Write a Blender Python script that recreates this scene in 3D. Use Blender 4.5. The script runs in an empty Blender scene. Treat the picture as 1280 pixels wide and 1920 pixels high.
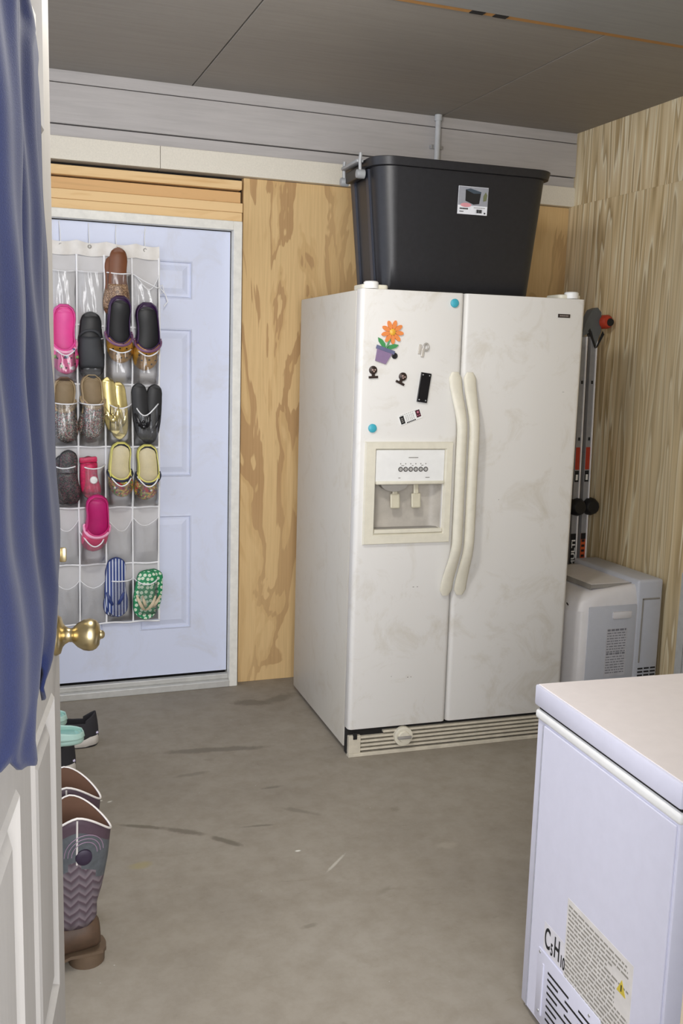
import bpy, bmesh, math, random
from mathutils import Vector, Matrix
from mathutils.geometry import tessellate_polygon
random.seed(7)
PI = math.pi
sin, cos = math.sin, math.cos
S = bpy.context.scene
COL = S.collection

# ------------------------------------------------------------------ camera
cam_data = bpy.data.cameras.new('camera')
cam = bpy.data.objects.new('camera', cam_data)
COL.objects.link(cam)
F_PX, PITCH, ROLL, YAW = 1832.9, 0.1555, 0.0282, 0.3588
cp, sp = cos(PITCH), sin(PITCH)
fw = Vector((0, cp, -sp)); up0 = Vector((0, sp, cp)); rt0 = Vector((1, 0, 0))
rt = rt0*cos(ROLL) + up0*sin(ROLL)
up = up0*cos(ROLL) - rt0*sin(ROLL)
M3 = Matrix(((rt.x, up.x, -fw.x), (rt.y, up.y, -fw.y), (rt.z, up.z, -fw.z)))
Rz = Matrix.Rotation(-YAW, 3, 'Z')
cam.matrix_world = Matrix.Translation((0, 0, 1.45)) @ (Rz @ M3).to_4x4()
cam_data.sensor_fit = 'HORIZONTAL'; cam_data.sensor_width = 36
cam_data.lens = F_PX/1280*36
cam_data.clip_start = 0.02
S.camera = cam

# ------------------------------------------------------------------ light
w = bpy.data.worlds.new('world'); S.world = w; w.use_nodes = True
w.node_tree.nodes['Background'].inputs[0].default_value = (0.80, 0.86, 1.0, 1)
w.node_tree.nodes['Background'].inputs[1].default_value = 2.0

def lamp(name, kind, loc, energy, col=(1, 1, 1), aim=None, **kw):
    d = bpy.data.lights.new(name, kind); d.energy = energy; d.color = col
    for k, v in kw.items(): setattr(d, k, v)
    o = bpy.data.objects.new(name, d); COL.objects.link(o); o.location = loc
    if aim is not None:
        o.rotation_euler = (Vector(aim)-Vector(loc)).to_track_quat('-Z', 'Y').to_euler()
    return o
lamp('ceiling_bulb', 'POINT', (0.48, 1.98, 2.27), 43, (1.0, 0.97, 0.92), shadow_soft_size=0.10)
lamp('camera_side_fill', 'AREA', (0.12, -0.30, 1.50), 66, (1.0, 0.98, 0.97), aim=(1.2, 3.5, 1.5),
     shape='RECTANGLE', size=1.2, size_y=1.3)  # added soft fill from behind the camera, not an actual room lamp

vs = S.view_settings
S.display_settings.display_device = 'sRGB'
vs.view_transform = 'Standard'; vs.look = 'None'; vs.gamma = 1; vs.exposure = 0.0
try: vs.use_curve_mapping = False
except Exception: pass

# ------------------------------------------------------------------ helpers
def lin(c):
    r = []
    for v in c[:3]:
        v = v/255
        r.append(v/12.92 if v <= .04045 else ((v+.055)/1.055)**2.4)
    return tuple(r)+(1,)

class NT:
    def __init__(s, name):
        s.m = bpy.data.materials.new(name); s.m.use_nodes = True
        s.t = s.m.node_tree; s.n = s.t.nodes; s.b = s.n['Principled BSDF']
        s.tc = s.n.new('ShaderNodeTexCoord')
    def new(s, k, **kw):
        n = s.n.new(k)
        for a, v in kw.items():
            if isinstance(a, str) and hasattr(n, a): setattr(n, a, v)
        return n
    def link(s, a, b): s.t.links.new(a, b)
    def mapping(s, scale=(1, 1, 1), loc=(0, 0, 0), rot=(0, 0, 0)):
        n = s.n.new('ShaderNodeMapping')
        n.inputs['Scale'].default_value = scale; n.inputs['Location'].default_value = loc
        n.inputs['Rotation'].default_value = rot
        s.link(s.tc.outputs['Object'], n.inputs['Vector']); return n.outputs['Vector']
    def noise(s, vec, scale, detail=4, rough=.5, dist=0):
        n = s.n.new('ShaderNodeTexNoise'); n.inputs['Scale'].default_value = scale
        n.inputs['Detail'].default_value = detail; n.inputs['Roughness'].default_value = rough
        n.inputs['Distortion'].default_value = dist
        s.link(vec, n.inputs['Vector']); return n.outputs['Fac']
    def ramp(s, fac, stops, interp='LINEAR'):
        n = s.n.new('ShaderNodeValToRGB'); e = n.color_ramp.elements; n.color_ramp.interpolation = interp
        while len(e) > 1: e.remove(e[-1])
        e[0].position = stops[0][0]; e[0].color = stops[0][1]
        for p, c in stops[1:]:
            k = e.new(p); k.color = c
        s.link(fac, n.inputs['Fac']); return n.outputs['Color']
    def mix(s, fac, a, b, blend='MIX'):
        n = s.n.new('ShaderNodeMix'); n.data_type = 'RGBA'; n.blend_type = blend
        for k, v in ((0, fac), (6, a), (7, b)):
            if isinstance(v, (int, float)): n.inputs[k].default_value = v
            elif isinstance(v, tuple): n.inputs[k].default_value = v
            else: s.link(v, n.inputs[k])
        return n.outputs[2]
    def math(s, op, a, b=None):
        n = s.n.new('ShaderNodeMath'); n.operation = op
        for k, v in ((0, a), (1, b)):
            if v is None: continue
            if isinstance(v, (int, float)): n.inputs[k].default_value = v
            else: s.link(v, n.inputs[k])
        return n.outputs[0]
    def sep(s, vec):
        n = s.n.new('ShaderNodeSeparateXYZ'); s.link(vec, n.inputs[0]); return n.outputs
    def bump(s, h, strength=.3, dist=.01):
        n = s.n.new('ShaderNodeBump'); n.inputs['Strength'].default_value = strength
        n.inputs['Distance'].default_value = dist
        s.link(h, n.inputs['Height']); s.link(n.outputs[0], s.b.inputs['Normal'])
    def done(s, col=None, rough=.5, metal=0, spec=.5):
        if col is not None:
            if isinstance(col, tuple): s.b.inputs['Base Color'].default_value = col
            else: s.link(col, s.b.inputs['Base Color'])
        s.b.inputs['Roughness'].default_value = rough
        s.b.inputs['Metallic'].default_value = metal
        s.b.inputs['Specular IOR Level'].default_value = spec
        return s.m

_mc = {}
def M(name, rgb, rough=.5, metal=0, var=.08, scale=30, bump=0, spec=.5):
    """plain surface with a slight mottled variation"""
    key = (name, rgb)
    if key in _mc: return _mc[key]
    t = NT(name); c = lin(rgb)
    f = t.noise(t.mapping(), scale, 5, .6)
    d = tuple(max(0, v*(1-var)) for v in c[:3])+(1,); l = tuple(min(1, v*(1+var)) for v in c[:3])+(1,)
    col = t.ramp(f, [(.3, d), (.7, l)])
    if bump: t.bump(f, bump, .002)
    _mc[key] = t.done(col, rough, metal, spec); return _mc[key]

def put(name, bm, mat, parent=None, smooth=False, loc=None, rot=None):
    me = bpy.data.meshes.new(name)
    bmesh.ops.recalc_face_normals(bm, faces=bm.faces[:])
    if smooth is not False:
        for f in bm.faces: f.smooth = True
    bm.to_mesh(me); bm.free()
    if smooth is not False:
        ang = 40 if smooth is True else smooth
        try: me.set_sharp_from_angle(angle=math.radians(ang))
        except Exception: pass
    o = bpy.data.objects.new(name, me)
    mats = mat if isinstance(mat, (list, tuple)) else [mat]
    for m in mats: me.materials.append(m)
    COL.objects.link(o)
    if parent is not None: o.parent = parent
    if loc is not None: o.location = loc
    if rot is not None: o.rotation_euler = rot
    return o

def thing(name, label, cat, loc=(0, 0, 0), rot=(0, 0, 0), group=None):
    o = bpy.data.objects.new(name, None); COL.objects.link(o); o.empty_display_size = .05
    o.location = loc; o.rotation_euler = rot
    return tag(o, label, cat, group)
def tag(o, label=None, cat=None, group=None, kind=None):
    if label: o['label'] = label
    if cat: o['category'] = cat
    if group: o['group'] = group
    if kind: o['kind'] = kind
    return o
def struct(name, bm, mat, **kw):
    o = put(name, bm, mat, **kw)
    if o.parent is None: o['kind'] = 'structure'
    return o

def box(bm, x0, x1, y0, y1, z0, z1, mi=0):
    v = [bm.verts.new((x, y, z)) for x in (x0, x1) for y in (y0, y1) for z in (z0, z1)]
    for q in ((0, 1, 3, 2), (4, 6, 7, 5), (0, 4, 5, 1), (2, 3, 7, 6), (0, 2, 6, 4), (1, 5, 7, 3)):
        f = bm.faces.new([v[i] for i in q]); f.material_index = mi
    return v
def B(*a, bev=0, seg=2, mi=0):
    bm = bmesh.new(); box(bm, *a, mi=mi)
    if bev: bmesh.ops.bevel(bm, geom=bm.edges[:], offset=bev, segments=seg, profile=.5, affect='EDGES')
    return bm
def BS(boxes, bev=0, seg=2):
    bm = bmesh.new()
    for a in boxes: box(bm, *a)
    if bev: bmesh.ops.bevel(bm, geom=bm.edges[:], offset=bev, segments=seg, profile=.5, affect='EDGES')
    return bm
def vbev(x0, x1, y0, y1, z0, z1, r, seg=5, small=0.0):
    """box with its vertical edges rounded by r"""
    bm = bmesh.new(); box(bm, x0, x1, y0, y1, z0, z1)
    ed = [e for e in bm.edges if abs(e.verts[0].co.z-e.verts[1].co.z) > 1e-6]
    bmesh.ops.bevel(bm, geom=ed, offset=r, segments=seg, profile=.5, affect='EDGES')
    if small:
        ed = [e for e in bm.edges if abs(e.verts[0].co.z-e.verts[1].co.z) < 1e-6]
        bmesh.ops.bevel(bm, geom=ed, offset=small, segments=2, profile=.5, affect='EDGES')
    return bm
def loft(secs, bm=None, cap=True, closed=True, mi=0):
    bm = bm or bmesh.new()
    R = [[bm.verts.new(p) for p in s] for s in secs]
    n = len(R[0])
    for a, b in zip(R, R[1:]):
        for i in range(n if closed else n-1):
            j = (i+1) % n
            f = bm.faces.new((a[i], a[j], b[j], b[i])); f.material_index = mi
    if cap and closed:
        for r in (R[0], R[-1]):
            try: f = bm.faces.new(r); f.material_index = mi
            except Exception: pass
    return bm
def tube(pts, r, seg=8, bm=None, closed=False, mi=0, flat=1.0, normal=None):
    """round tube; r number or list; flat squeezes one axis"""
    pts = [Vector(p) for p in pts]; n = len(pts)
    secs = []
    ref = Vector(normal) if normal is not None else None
    prev = None
    for i, p in enumerate(pts):
        a = pts[(i-1) % n] if (closed or i > 0) else p
        b = pts[(i+1) % n] if (closed or i < n-1) else p
        t = (b-a)
        if t.length < 1e-9: t = Vector((0, 0, 1))
        t.normalize()
        if ref is not None: u = ref-t*ref.dot(t)
        elif prev is None:
            u = Vector((0, 0, 1)) if abs(t.z) < .9 else Vector((1, 0, 0)); u = u-t*u.dot(t)
        else: u = prev-t*prev.dot(t)
        if u.length < 1e-6: u = t.orthogonal()
        u.normalize(); prev = u; v = t.cross(u)
        rr = r[i] if isinstance(r, (list, tuple)) else r
        secs.append([p+u*cos(2*PI*k/seg)*rr*flat+v*sin(2*PI*k/seg)*rr for k in range(seg)])
    if closed: secs.append(secs[0])
    if closed:
        bm = bm or bmesh.new()
        R = [[bm.verts.new(q) for q in s] for s in secs[:-1]]
        for k in range(len(R)):
            A, C = R[k], R[(k+1) % len(R)]
            for i in range(seg):
                j = (i+1) % seg
                f = bm.faces.new((A[i], A[j], C[j], C[i])); f.material_index = mi
        return bm
    return loft(secs, bm, mi=mi)
def lathe(prof, axis='Y', seg=32, bm=None, c=(0, 0, 0)):
    """profile [(radius, along)]"""
    secs = []
    for r, h in prof:
        s = []
        for k in range(seg):
            a = 2*PI*k/seg; x, y = r*cos(a), r*sin(a)
            p = {'Y': (x, h, y), 'Z': (x, y, h), 'X': (h, x, y)}[axis]
            s.append((p[0]+c[0], p[1]+c[1], p[2]+c[2]))
        secs.append(s)
    return loft(secs, bm)
def prism(poly, y0, y1, bm=None, mi=0):
    """polygon in x,z extruded in y"""
    bm = bm or bmesh.new()
    a = [bm.verts.new((p[0], y0, p[1])) for p in poly]; b = [bm.verts.new((p[0], y1, p[1])) for p in poly]
    n = len(poly)
    for i in range(n):
        j = (i+1) % n; f = bm.faces.new((a[i], a[j], b[j], b[i])); f.material_index = mi
    for tri in tessellate_polygon([[Vector((p[0], p[1], 0)) for p in poly]]):
        for r in (a, b):
            try: f = bm.faces.new([r[k] for k in tri]); f.material_index = mi
            except Exception: pass
    return bm
def disc(cx, cz, r, y0, y1, seg=20, bm=None):
    return prism([(cx+r*cos(2*PI*k/seg), cz+r*sin(2*PI*k/seg)) for k in range(seg)], y0, y1, bm)
def grid(f, nu, nv, bm=None, mi=0):
    bm = bm or bmesh.new()
    V = [[bm.verts.new(f(i/nu, j/nv)) for j in range(nv+1)] for i in range(nu+1)]
    for i in range(nu):
        for j in range(nv):
            q = bm.faces.new((V[i][j], V[i+1][j], V[i+1][j+1], V[i][j+1])); q.material_index = mi
    return bm
def thicken(o, t, off=-1):
    m = o.modifiers.new('thickness', 'SOLIDIFY'); m.thickness = t; m.offset = off; return o
def subd(o, n=1):
    m = o.modifiers.new('smooth', 'SUBSURF'); m.levels = n; m.render_levels = n; return o
def cut(o, bm):
    me = bpy.data.meshes.new('cut'); bmesh.ops.recalc_face_normals(bm, faces=bm.faces[:]); bm.to_mesh(me); bm.free()
    c = bpy.data.objects.new('cut', me); COL.objects.link(c)
    c.matrix_world = o.matrix_world.copy()
    if o.parent: c.parent = o.parent
    m = o.modifiers.new('cut', 'BOOLEAN'); m.operation = 'DIFFERENCE'; m.object = c; m.solver = 'EXACT'
    bpy.context.view_layer.update()
    dg = bpy.context.evaluated_depsgraph_get()
    new = bpy.data.meshes.new_from_object(o.evaluated_get(dg))
    o.modifiers.clear(); o.data = new
    bpy.data.objects.remove(c)
def text(name, s, size, mat, parent, mw, depth=.0002, align='LEFT'):
    cu = bpy.data.curves.new(name, 'FONT'); cu.body = s; cu.size = size; cu.extrude = depth; cu.align_x = align; cu.offset = .0007
    t = bpy.data.objects.new(name, cu); COL.objects.link(t)
    bpy.context.view_layer.update()
    dg = bpy.context.evaluated_depsgraph_get()
    me = bpy.data.meshes.new_from_object(t.evaluated_get(dg))
    bpy.data.objects.remove(t)
    me.materials.clear(); me.materials.append(mat)
    me.transform(mw)
    o = bpy.data.objects.new(name, me); COL.objects.link(o)
    if parent is not None: o.parent = parent
    return o

# ------------------------------------------------------------------ materials
def mat_concrete():
    t = NT('concrete')
    v = t.mapping()
    n1 = t.noise(v, 1.6, 6, .62, .4); n2 = t.noise(v, 14, 6, .7); n3 = t.noise(t.mapping((1, 3.2, 1)), 5.5, 5, .7, 1.0)
    base = t.ramp(n1, [(.25, lin((138, 130, 118))), (.5, lin((149, 141, 128))), (.78, lin((157, 150, 138)))])
    sp = t.ramp(n2, [(.32, lin((222, 218, 212))), (.6, (1, 1, 1, 1))])
    c = t.mix(.55, base, sp, 'MULTIPLY')
    dark = t.ramp(n3, [(.62, (1, 1, 1, 1)), (.72, (.80, .79, .77, 1))])
    c = t.mix(.8, c, dark, 'MULTIPLY')
    vo = t.n.new('ShaderNodeTexVoronoi'); vo.inputs['Scale'].default_value = 26; t.link(v, vo.inputs['Vector'])
    pebble = t.ramp(vo.outputs['Distance'], [(.035, lin((205, 205, 196))), (.05, (0, 0, 0, 1))])
    lim = t.ramp(t.noise(v, 9, 2), [(.60, (0, 0, 0, 1)), (.63, (1, 1, 1, 1))])
    f = t.math('MULTIPLY', t.math('GREATER_THAN', t.sep(pebble)[0], .1), t.sep(lim)[0])
    c = t.mix(t.math('MULTIPLY', f, .5), c, lin((205, 203, 192)))
    # stains, a crack-like smear and a paint scratch, each at its own place on the slab
    wob = t.noise(v, 9, 5, .7)
    sc = t.sep(v)
    def ell(cx, cy, rx, ry, ang, soft=.35, jag=.9):
        ca, sa = cos(math.radians(ang)), sin(math.radians(ang))
        dx = t.math('SUBTRACT', sc[0], cx); dy = t.math('SUBTRACT', sc[1], cy)
        u = t.math('DIVIDE', t.math('ADD', t.math('MULTIPLY', dx, ca), t.math('MULTIPLY', dy, sa)), rx)
        w_ = t.math('DIVIDE', t.math('SUBTRACT', t.math('MULTIPLY', dy, ca), t.math('MULTIPLY', dx, sa)), ry)
        d = t.math('SQRT', t.math('ADD', t.math('MULTIPLY', u, u), t.math('MULTIPLY', w_, w_)))
        d = t.math('ADD', d, t.math('MULTIPLY', t.math('SUBTRACT', wob, .5), jag*2))
        return t.sep(t.ramp(d, [(max(0, .75-soft), (1, 1, 1, 1)), (min(1, .75+soft*.3), (0, 0, 0, 1))]))[0]
    for (cx, cy, rx, ry, an, col, a) in (
            (.43, 2.875, .10, .014, -26, (104, 97, 84), .8), (.56, 2.80, .11, .022, -34, (108, 100, 88), .8), (.67, 2.70, .08, .018, -48, (104, 97, 85), .8),
            (.80, 2.765, .075, .010, -8, (110, 103, 91), .7), (.80, 3.39, .26, .030, -9, (112, 105, 94), .75), (1.05, 3.84, .11, .045, -20, (112, 104, 92), .8),
            (1.18, 3.86, .12, .05, 30, (114, 107, 95), .7), (.66, 3.20, .09, .02, 5, (116, 109, 98), .6), (.9, 3.02, .06, .012, 4, (108, 101, 90), .6), (.95, 2.82, .09, .02, -40, (116, 109, 98), .6),
            (.404, 2.634, .048, .026, 8, (150, 138, 100), .7), (1.30, 2.48, .05, .028, 0, (170, 160, 144), .4), (.944, 2.48, .075, .007, 44, (196, 190, 178), .65),
            (.345, 3.085, .010, .008, 0, (215, 212, 200), .9), (.372, 3.070, .016, .008, 20, (215, 212, 200), .8), (.86, 2.58, .012, .006, 0, (225, 222, 212), .9),
            (.77, 2.20, .03, .012, 10, (112, 105, 92), .5), (1.02, 2.30, .05, .02, 30, (116, 110, 97), .4)):
        c = t.mix(t.math('MULTIPLY', ell(cx, cy, rx, ry, an), a), c, lin(col))
    t.bump(n2, .25, .004)
    return t.done(c, .8, 0, .3)

def mat_ply(name, light, mid, dark, rot=False, sx=1.0):
    """rotary cut plywood: cathedral patches running vertically"""
    t = NT(name)
    v = t.mapping((1, 1, .22))
    n = t.noise(v, 4.2*sx, 4, .55, .9)
    s = t.math('FRACT', t.math('MULTIPLY', n, 5.2))
    pat = t.ramp(s, [(0, mid), (.10, light), (.60, light), (.64, dark), (.86, dark), (.90, mid), (1, mid)])
    fib = t.noise(t.mapping((1, 1, .03)), 160, 3, .6)
    fc = t.ramp(fib, [(.3, (.80, .77, .72, 1)), (.65, (1, 1, 1, 1))])
    c = t.mix(.6, pat, fc, 'MULTIPLY')
    big = t.ramp(t.noise(v, 2.0, 2), [(.4, (0, 0, 0, 1)), (.62, (1, 1, 1, 1))])
    c = t.mix(t.math('MULTIPLY', t.sep(big)[0], .65), c, light)
    t.bump(fib, .12, .002)
    return t.done(c, .6, 0, .35)

def mat_streak(name):
    """right wall: straight vertical grain, weathered"""
    t = NT(name)
    v = t.mapping((1, 1, .045))
    n = t.noise(v, 13.0, 2, .5, .25)
    s = t.math('FRACT', t.math('MULTIPLY', n, 8.5))
    pat = t.ramp(s, [(0, lin((188, 164, 122))), (.12, lin((252, 242, 212))), (.24, lin((238, 220, 182))), (.62, lin((226, 204, 160))), (1, lin((186, 162, 120)))])
    grey = t.ramp(t.noise(t.mapping((1, 1, .5)), 2.3, 3), [(.42, (0, 0, 0, 1)), (.62, (1, 1, 1, 1))])
    c = t.mix(t.math('MULTIPLY', t.sep(grey)[0], .45), pat, lin((204, 192, 164)))
    fib = t.noise(t.mapping((1, 1, .02)), 140, 3, .6)
    c = t.mix(.5, c, t.ramp(fib, [(.3, (.75, .72, .68, 1)), (.62, (1, 1, 1, 1))]), 'MULTIPLY')
    t.bump(fib, .15, .002)
    return t.done(c, .65, 0, .3)

def mat_pine(name, light, dark, axis='x'):
    t = NT(name)
    v = t.mapping((.12, 1, 1) if axis == 'x' else (1, 1, .12))
    n = t.noise(v, 14, 4, .6, .8)
    c = t.ramp(n, [(.28, dark), (.45, light), (.62, light), (.72, dark)])
    vo = t.n.new('ShaderNodeTexVoronoi'); vo.inputs['Scale'].default_value = 4.2
    t.link(t.mapping(), vo.inputs['Vector'])
    k = t.ramp(vo.outputs['Distance'], [(.035, (1, 1, 1, 1)), (.06, (0, 0, 0, 1))])
    c = t.mix(t.sep(k)[0], c, lin((96, 58, 34)))
    t.bump(n, .2, .002)
    return t.done(c, .6, 0, .3)

def mat_painted_grain(name, rgb, axis='x', s=.12):
    t = NT(name)
    v = t.mapping((.06, 1, 1) if axis == 'x' else (1, 1, .06))
    n = t.noise(v, 60, 4, .6, .5)
    c0 = lin(rgb)
    c = t.ramp(n, [(.3, tuple(x*(1-s) for x in c0[:3])+(1,)), (.6, c0)])
    m = t.noise(t.mapping(), 2.2, 4)
    c = t.mix(.5, c, t.ramp(m, [(.3, (.86, .86, .87, 1)), (.7, (1, 1, 1, 1))]), 'MULTIPLY')
    t.bump(n, .25, .003)
    return t.done(c, .6, 0, .3)

def mat_dirty_white(name, rgb, dirt, amt=.5, scale=7, rough=.35):
    t = NT(name); v = t.mapping()
    n = t.noise(v, scale, 6, .7, .8)
    f = t.ramp(n, [(.52, (0, 0, 0, 1)), (.72, (1, 1, 1, 1))])
    c = t.mix(t.math('MULTIPLY', t.sep(f)[0], amt), lin(rgb), lin(dirt))
    n2 = t.noise(v, 90, 3, .6)
    f2 = t.ramp(n2, [(.70, (0, 0, 0, 1)), (.76, (1, 1, 1, 1))])
    c = t.mix(t.math('MULTIPLY', t.sep(f2)[0], .35), c, lin(dirt))
    t.bump(t.noise(v, 420, 2, .5), .12, .001)
    return t.done(c, rough, 0, .45)

def mat_speckle(name, base, cols, scale=260, rough=.4, dens=.5, metal=0.0):
    """glitter: tiny cells of several colours"""
    t = NT(name)
    vo = t.n.new('ShaderNodeTexVoronoi'); vo.inputs['Scale'].default_value = scale; t.link(t.mapping(), vo.inputs['Vector'])
    st = []; k = len(cols)
    cc = [base]+list(cols)
    pos = [0]+[1-dens+dens*i/k for i in range(k)]
    st = [(p, lin(c)) for p, c in zip(pos, cc)]
    c = t.ramp(t.sep(vo.outputs['Color'])[0], st, 'CONSTANT')
    t.bump(t.sep(vo.outputs['Color'])[1], .3, .001)
    return t.done(c, rough, metal, .6)

def mat_stripes(name, a, b, freq, axis=0, duty=.5):
    t = NT(name)
    s = t.math('FRACT', t.math('MULTIPLY', t.sep(t.tc.outputs['Object'])[axis], freq))
    c = t.ramp(s, [(0, lin(a)), (duty, lin(b))], 'CONSTANT')
    return t.done(c, .5)

def mat_swirl(name, cols, scale=30):
    t = NT(name)
    n = t.noise(t.mapping(), scale, 3, .6, 1.5)
    k = len(cols)
    c = t.ramp(n, [(.28+.44*i/k, lin(q)) for i, q in enumerate(cols)], 'CONSTANT')
    return t.done(c, .3, .1, .6)

def mat_vinyl(name):
    m = bpy.data.materials.new(name); m.use_nodes = True
    nt = m.node_tree; n = nt.nodes; n.clear()
    out = n.new('ShaderNodeOutputMaterial'); mx = n.new('ShaderNodeMixShader')
    tr = n.new('ShaderNodeBsdfTransparent'); tr.inputs[0].default_value = (.97, .975, .98, 1)
    mx2 = n.new('ShaderNodeMixShader'); df = n.new('ShaderNodeBsdfDiffuse'); df.inputs[0].default_value = (.8, .8, .82, 1)
    gl = n.new('ShaderNodeBsdfGlossy'); gl.inputs['Roughness'].default_value = .12
    fr = n.new('ShaderNodeFresnel'); fr.inputs['IOR'].default_value = 1.5
    tc = n.new('ShaderNodeTexCoord'); ns = n.new('ShaderNodeTexNoise'); ns.inputs['Scale'].default_value = 22; ns.inputs['Detail'].default_value = 2
    mp = n.new('ShaderNodeMapping'); mp.inputs['Scale'].default_value = (1, 1, .4)
    bp = n.new('ShaderNodeBump'); bp.inputs['Strength'].default_value = .6; bp.inputs['Distance'].default_value = .01
    L = nt.links.new
    L(tc.outputs['Object'], mp.inputs[0]); L(mp.outputs[0], ns.inputs['Vector']); L(ns.outputs['Fac'], bp.inputs['Height'])
    L(bp.outputs[0], gl.inputs['Normal']); L(bp.outputs[0], fr.inputs['Normal'])
    mx2.inputs[0].default_value = .07
    L(tr.outputs[0], mx2.inputs[1]); L(df.outputs[0], mx2.inputs[2])
    L(fr.outputs[0], mx.inputs[0]); L(mx2.outputs[0], mx.inputs[1]); L(gl.outputs[0], mx.inputs[2])
    L(mx.outputs[0], out.inputs['Surface'])
    return m

m_floor = mat_concrete()
m_ply = mat_ply('back_plywood', lin((222, 190, 138)), lin((212, 178, 126)), lin((190, 154, 108)))
m_streak = mat_streak('streaked_plywood')
m_pine = mat_pine('pine_board', lin((234, 200, 148)), lin((214, 170, 114)))
m_pine_rough = mat_pine('rough_pine_board', lin((218, 176, 122)), lin((172, 130, 84)))
m_pinev = mat_pine('pine_jamb', lin((170, 158, 138)), lin((146, 132, 110)), 'z')
m_siding = mat_painted_grain('grey_siding', (190, 186, 184))
m_ceil = mat_painted_grain('ceiling_panel', (152, 147, 140), s=.10)
m_ceil2 = mat_painted_grain('ceiling_beam_panel', (150, 150, 148), s=.08)
m_rawedge = M('raw_panel_edge', (176, 130, 74), .8)
m_dark = M('dark_gap', (26, 24, 24), .9)
m_band = M('cream_fibre_board', (228, 222, 208), .8, var=.05, scale=160, bump=.2)
m_doorwhite = mat_dirty_white('white_steel_door', (212, 218, 238), (190, 186, 180), .30, 5, .45)
m_jamb = M('jamb_paint', (228, 226, 218), .5)
m_sill = M('sill_metal', (196, 195, 190), .45, .2)
m_foam = mat_swirl('foam_filler', [(226, 210, 200), (232, 220, 210), (60, 60, 130), (228, 214, 204), (220, 208, 200)], 14)
m_indoor = mat_painted_grain('indoor_door_paint', (168, 164, 158), 'z', .05)
m_brass = M('brass', (188, 172, 132), .3, 1.0, var=.1)
m_greypanel = M('grey_wall_panel', (188, 188, 184), .7)
m_frid = mat_dirty_white('fridge_enamel', (228, 226, 222), (190, 180, 158), .42, 6, .38)
m_fcab = mat_dirty_white('fridge_cabinet_enamel', (212, 207, 196), (190, 178, 156), .34, 9, .45)
m_cream = M('cream_plastic', (224, 219, 202), .4, var=.05)
m_cream2 = M('aged_cream_plastic', (206, 200, 178), .4, var=.06)
m_white = M('white_plastic', (238, 238, 236), .35, var=.03)
m_greyp = M('grey_plastic', (150, 146, 140), .5)
m_black = M('black_plastic', (24, 24, 27), .45)
m_ink = M('black_ink', (22, 22, 24), .7)
m_greyink = M('grey_ink', (118, 114, 108), .7)
m_freezer = M('freezer_enamel', (220, 220, 236), .35, var=.02)
m_lid = M('freezer_lid_enamel', (236, 228, 226), .38, var=.02)
m_vinyl = mat_vinyl('clear_vinyl')
m_tape = M('white_tape', (240, 240, 242), .5, var=.03)
m_backing = M('translucent_backing', (200, 198, 198), .5, var=.05, scale=10)
m_alu = M('aluminium', (196, 198, 202), .35, .8)
m_navy = None

# ------------------------------------------------------------------ the setting
XR, YB, ZC = 2.65, 4.111, 2.512
struct('floor', B(-1.4, 2.8, -1.2, 4.5, -.12, 0), m_floor)
struct('wall_back', B(-1.4, 2.75, 4.15, 4.25, 0, 2.6), m_dark)
bm = BS([(1.067, XR, YB, 4.15, 0, 2.18)], .001, 1)
struct('trim_1', bm, m_ply)
# painted siding above, three boards
struct('trim_2', BS([(-1.4, XR, 4.088, 4.15, 2.467, ZC), (-1.4, XR, 4.084, 4.15, 2.316, 2.463), (-1.4, XR, 4.092, 4.15, 2.268, 2.312)], .0015, 1), m_siding)
struct('trim_3', BS([(-1.4, .715, 4.080, 4.15, 2.182, 2.268), (.717, XR, 4.080, 4.15, 2.182, 2.268)], .001, 1), m_band)
# rough header of the back door
struct('trim_4', BS([(-1.4, 1.055, 4.090, 4.15, 2.128, 2.164)], .002, 1), m_pine)
struct('trim_5', BS([(-1.4, 1.055, 4.112, 4.15, 2.078, 2.121)], .001, 1), m_pine_rough)
struct('trim_6', BS([(-1.4, 1.062, 4.100, 4.15, 2.038, 2.076), (-1.4, 1.058, 4.094, 4.15, 1.996, 2.0365)], .002, 1), m_pine)
struct('trim_7', B(1.052, 1.067, 4.125, 4.15, 0, 1.99), m_foam)
# right wall: lower sheet stands a little proud of the upper one
struct('wall_right', B(XR, 2.78, .87, 4.15, 0, 2.6), m_streak)
struct('trim_8', B(2.642, XR, 3.12, YB, 0, 2.184, bev=.001, seg=1), m_streak)
struct('trim_9', BS([(2.636, XR, 3.080, 3.12, 0, .64), (2.640, XR, 3.072, 3.079, 0, .64), (2.634, XR, 2.2, 3.071, 0, .64)], .001, 1), m_greypanel)
struct('wall_left', B(-1.4, -1.3, .87, 4.15, 0, .9), m_streak)
# house wall behind the door, with the doorway the picture is taken from
struct('wall_front', BS([(.80, XR, .70, .87, 0, 2.6), (-1.3, -.05, .70, .87, 0, 2.6), (-.05, .80, .70, .87, 2.14, 2.6)]), m_greypanel)
struct('trim_10', BS([(.792, .81, .70, .875, 0, 2.14)], .002, 1), m_pinev)
# ceiling sheets with narrow gaps, and the lower panel nearer the house
struct('ceiling', B(-1.4, 2.75, .70, 4.25, 2.535, 2.6), m_dark)
struct('trim_11', BS([(-1.4, .8435, 2.86, 4.15, ZC, 2.535), (.849, 1.945, 2.86, 4.15, ZC, 2.535), (1.950, XR, 2.86, 4.15, ZC, 2.535)], .001, 1), m_ceil)
struct('trim_12', B(-1.4, XR, .87, 2.828, 2.500, 2.535, bev=.001, seg=1), m_ceil2)
e_ = struct('trim_13', B(-1.4, XR, 2.828, 2.858, 2.503, 2.535), m_rawedge)
for x in (1.44, 1.52):
    put('edge_notch', B(x, x+.045, 2.832, 2.856, 2.5005, 2.504), m_dark, e_)

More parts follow.
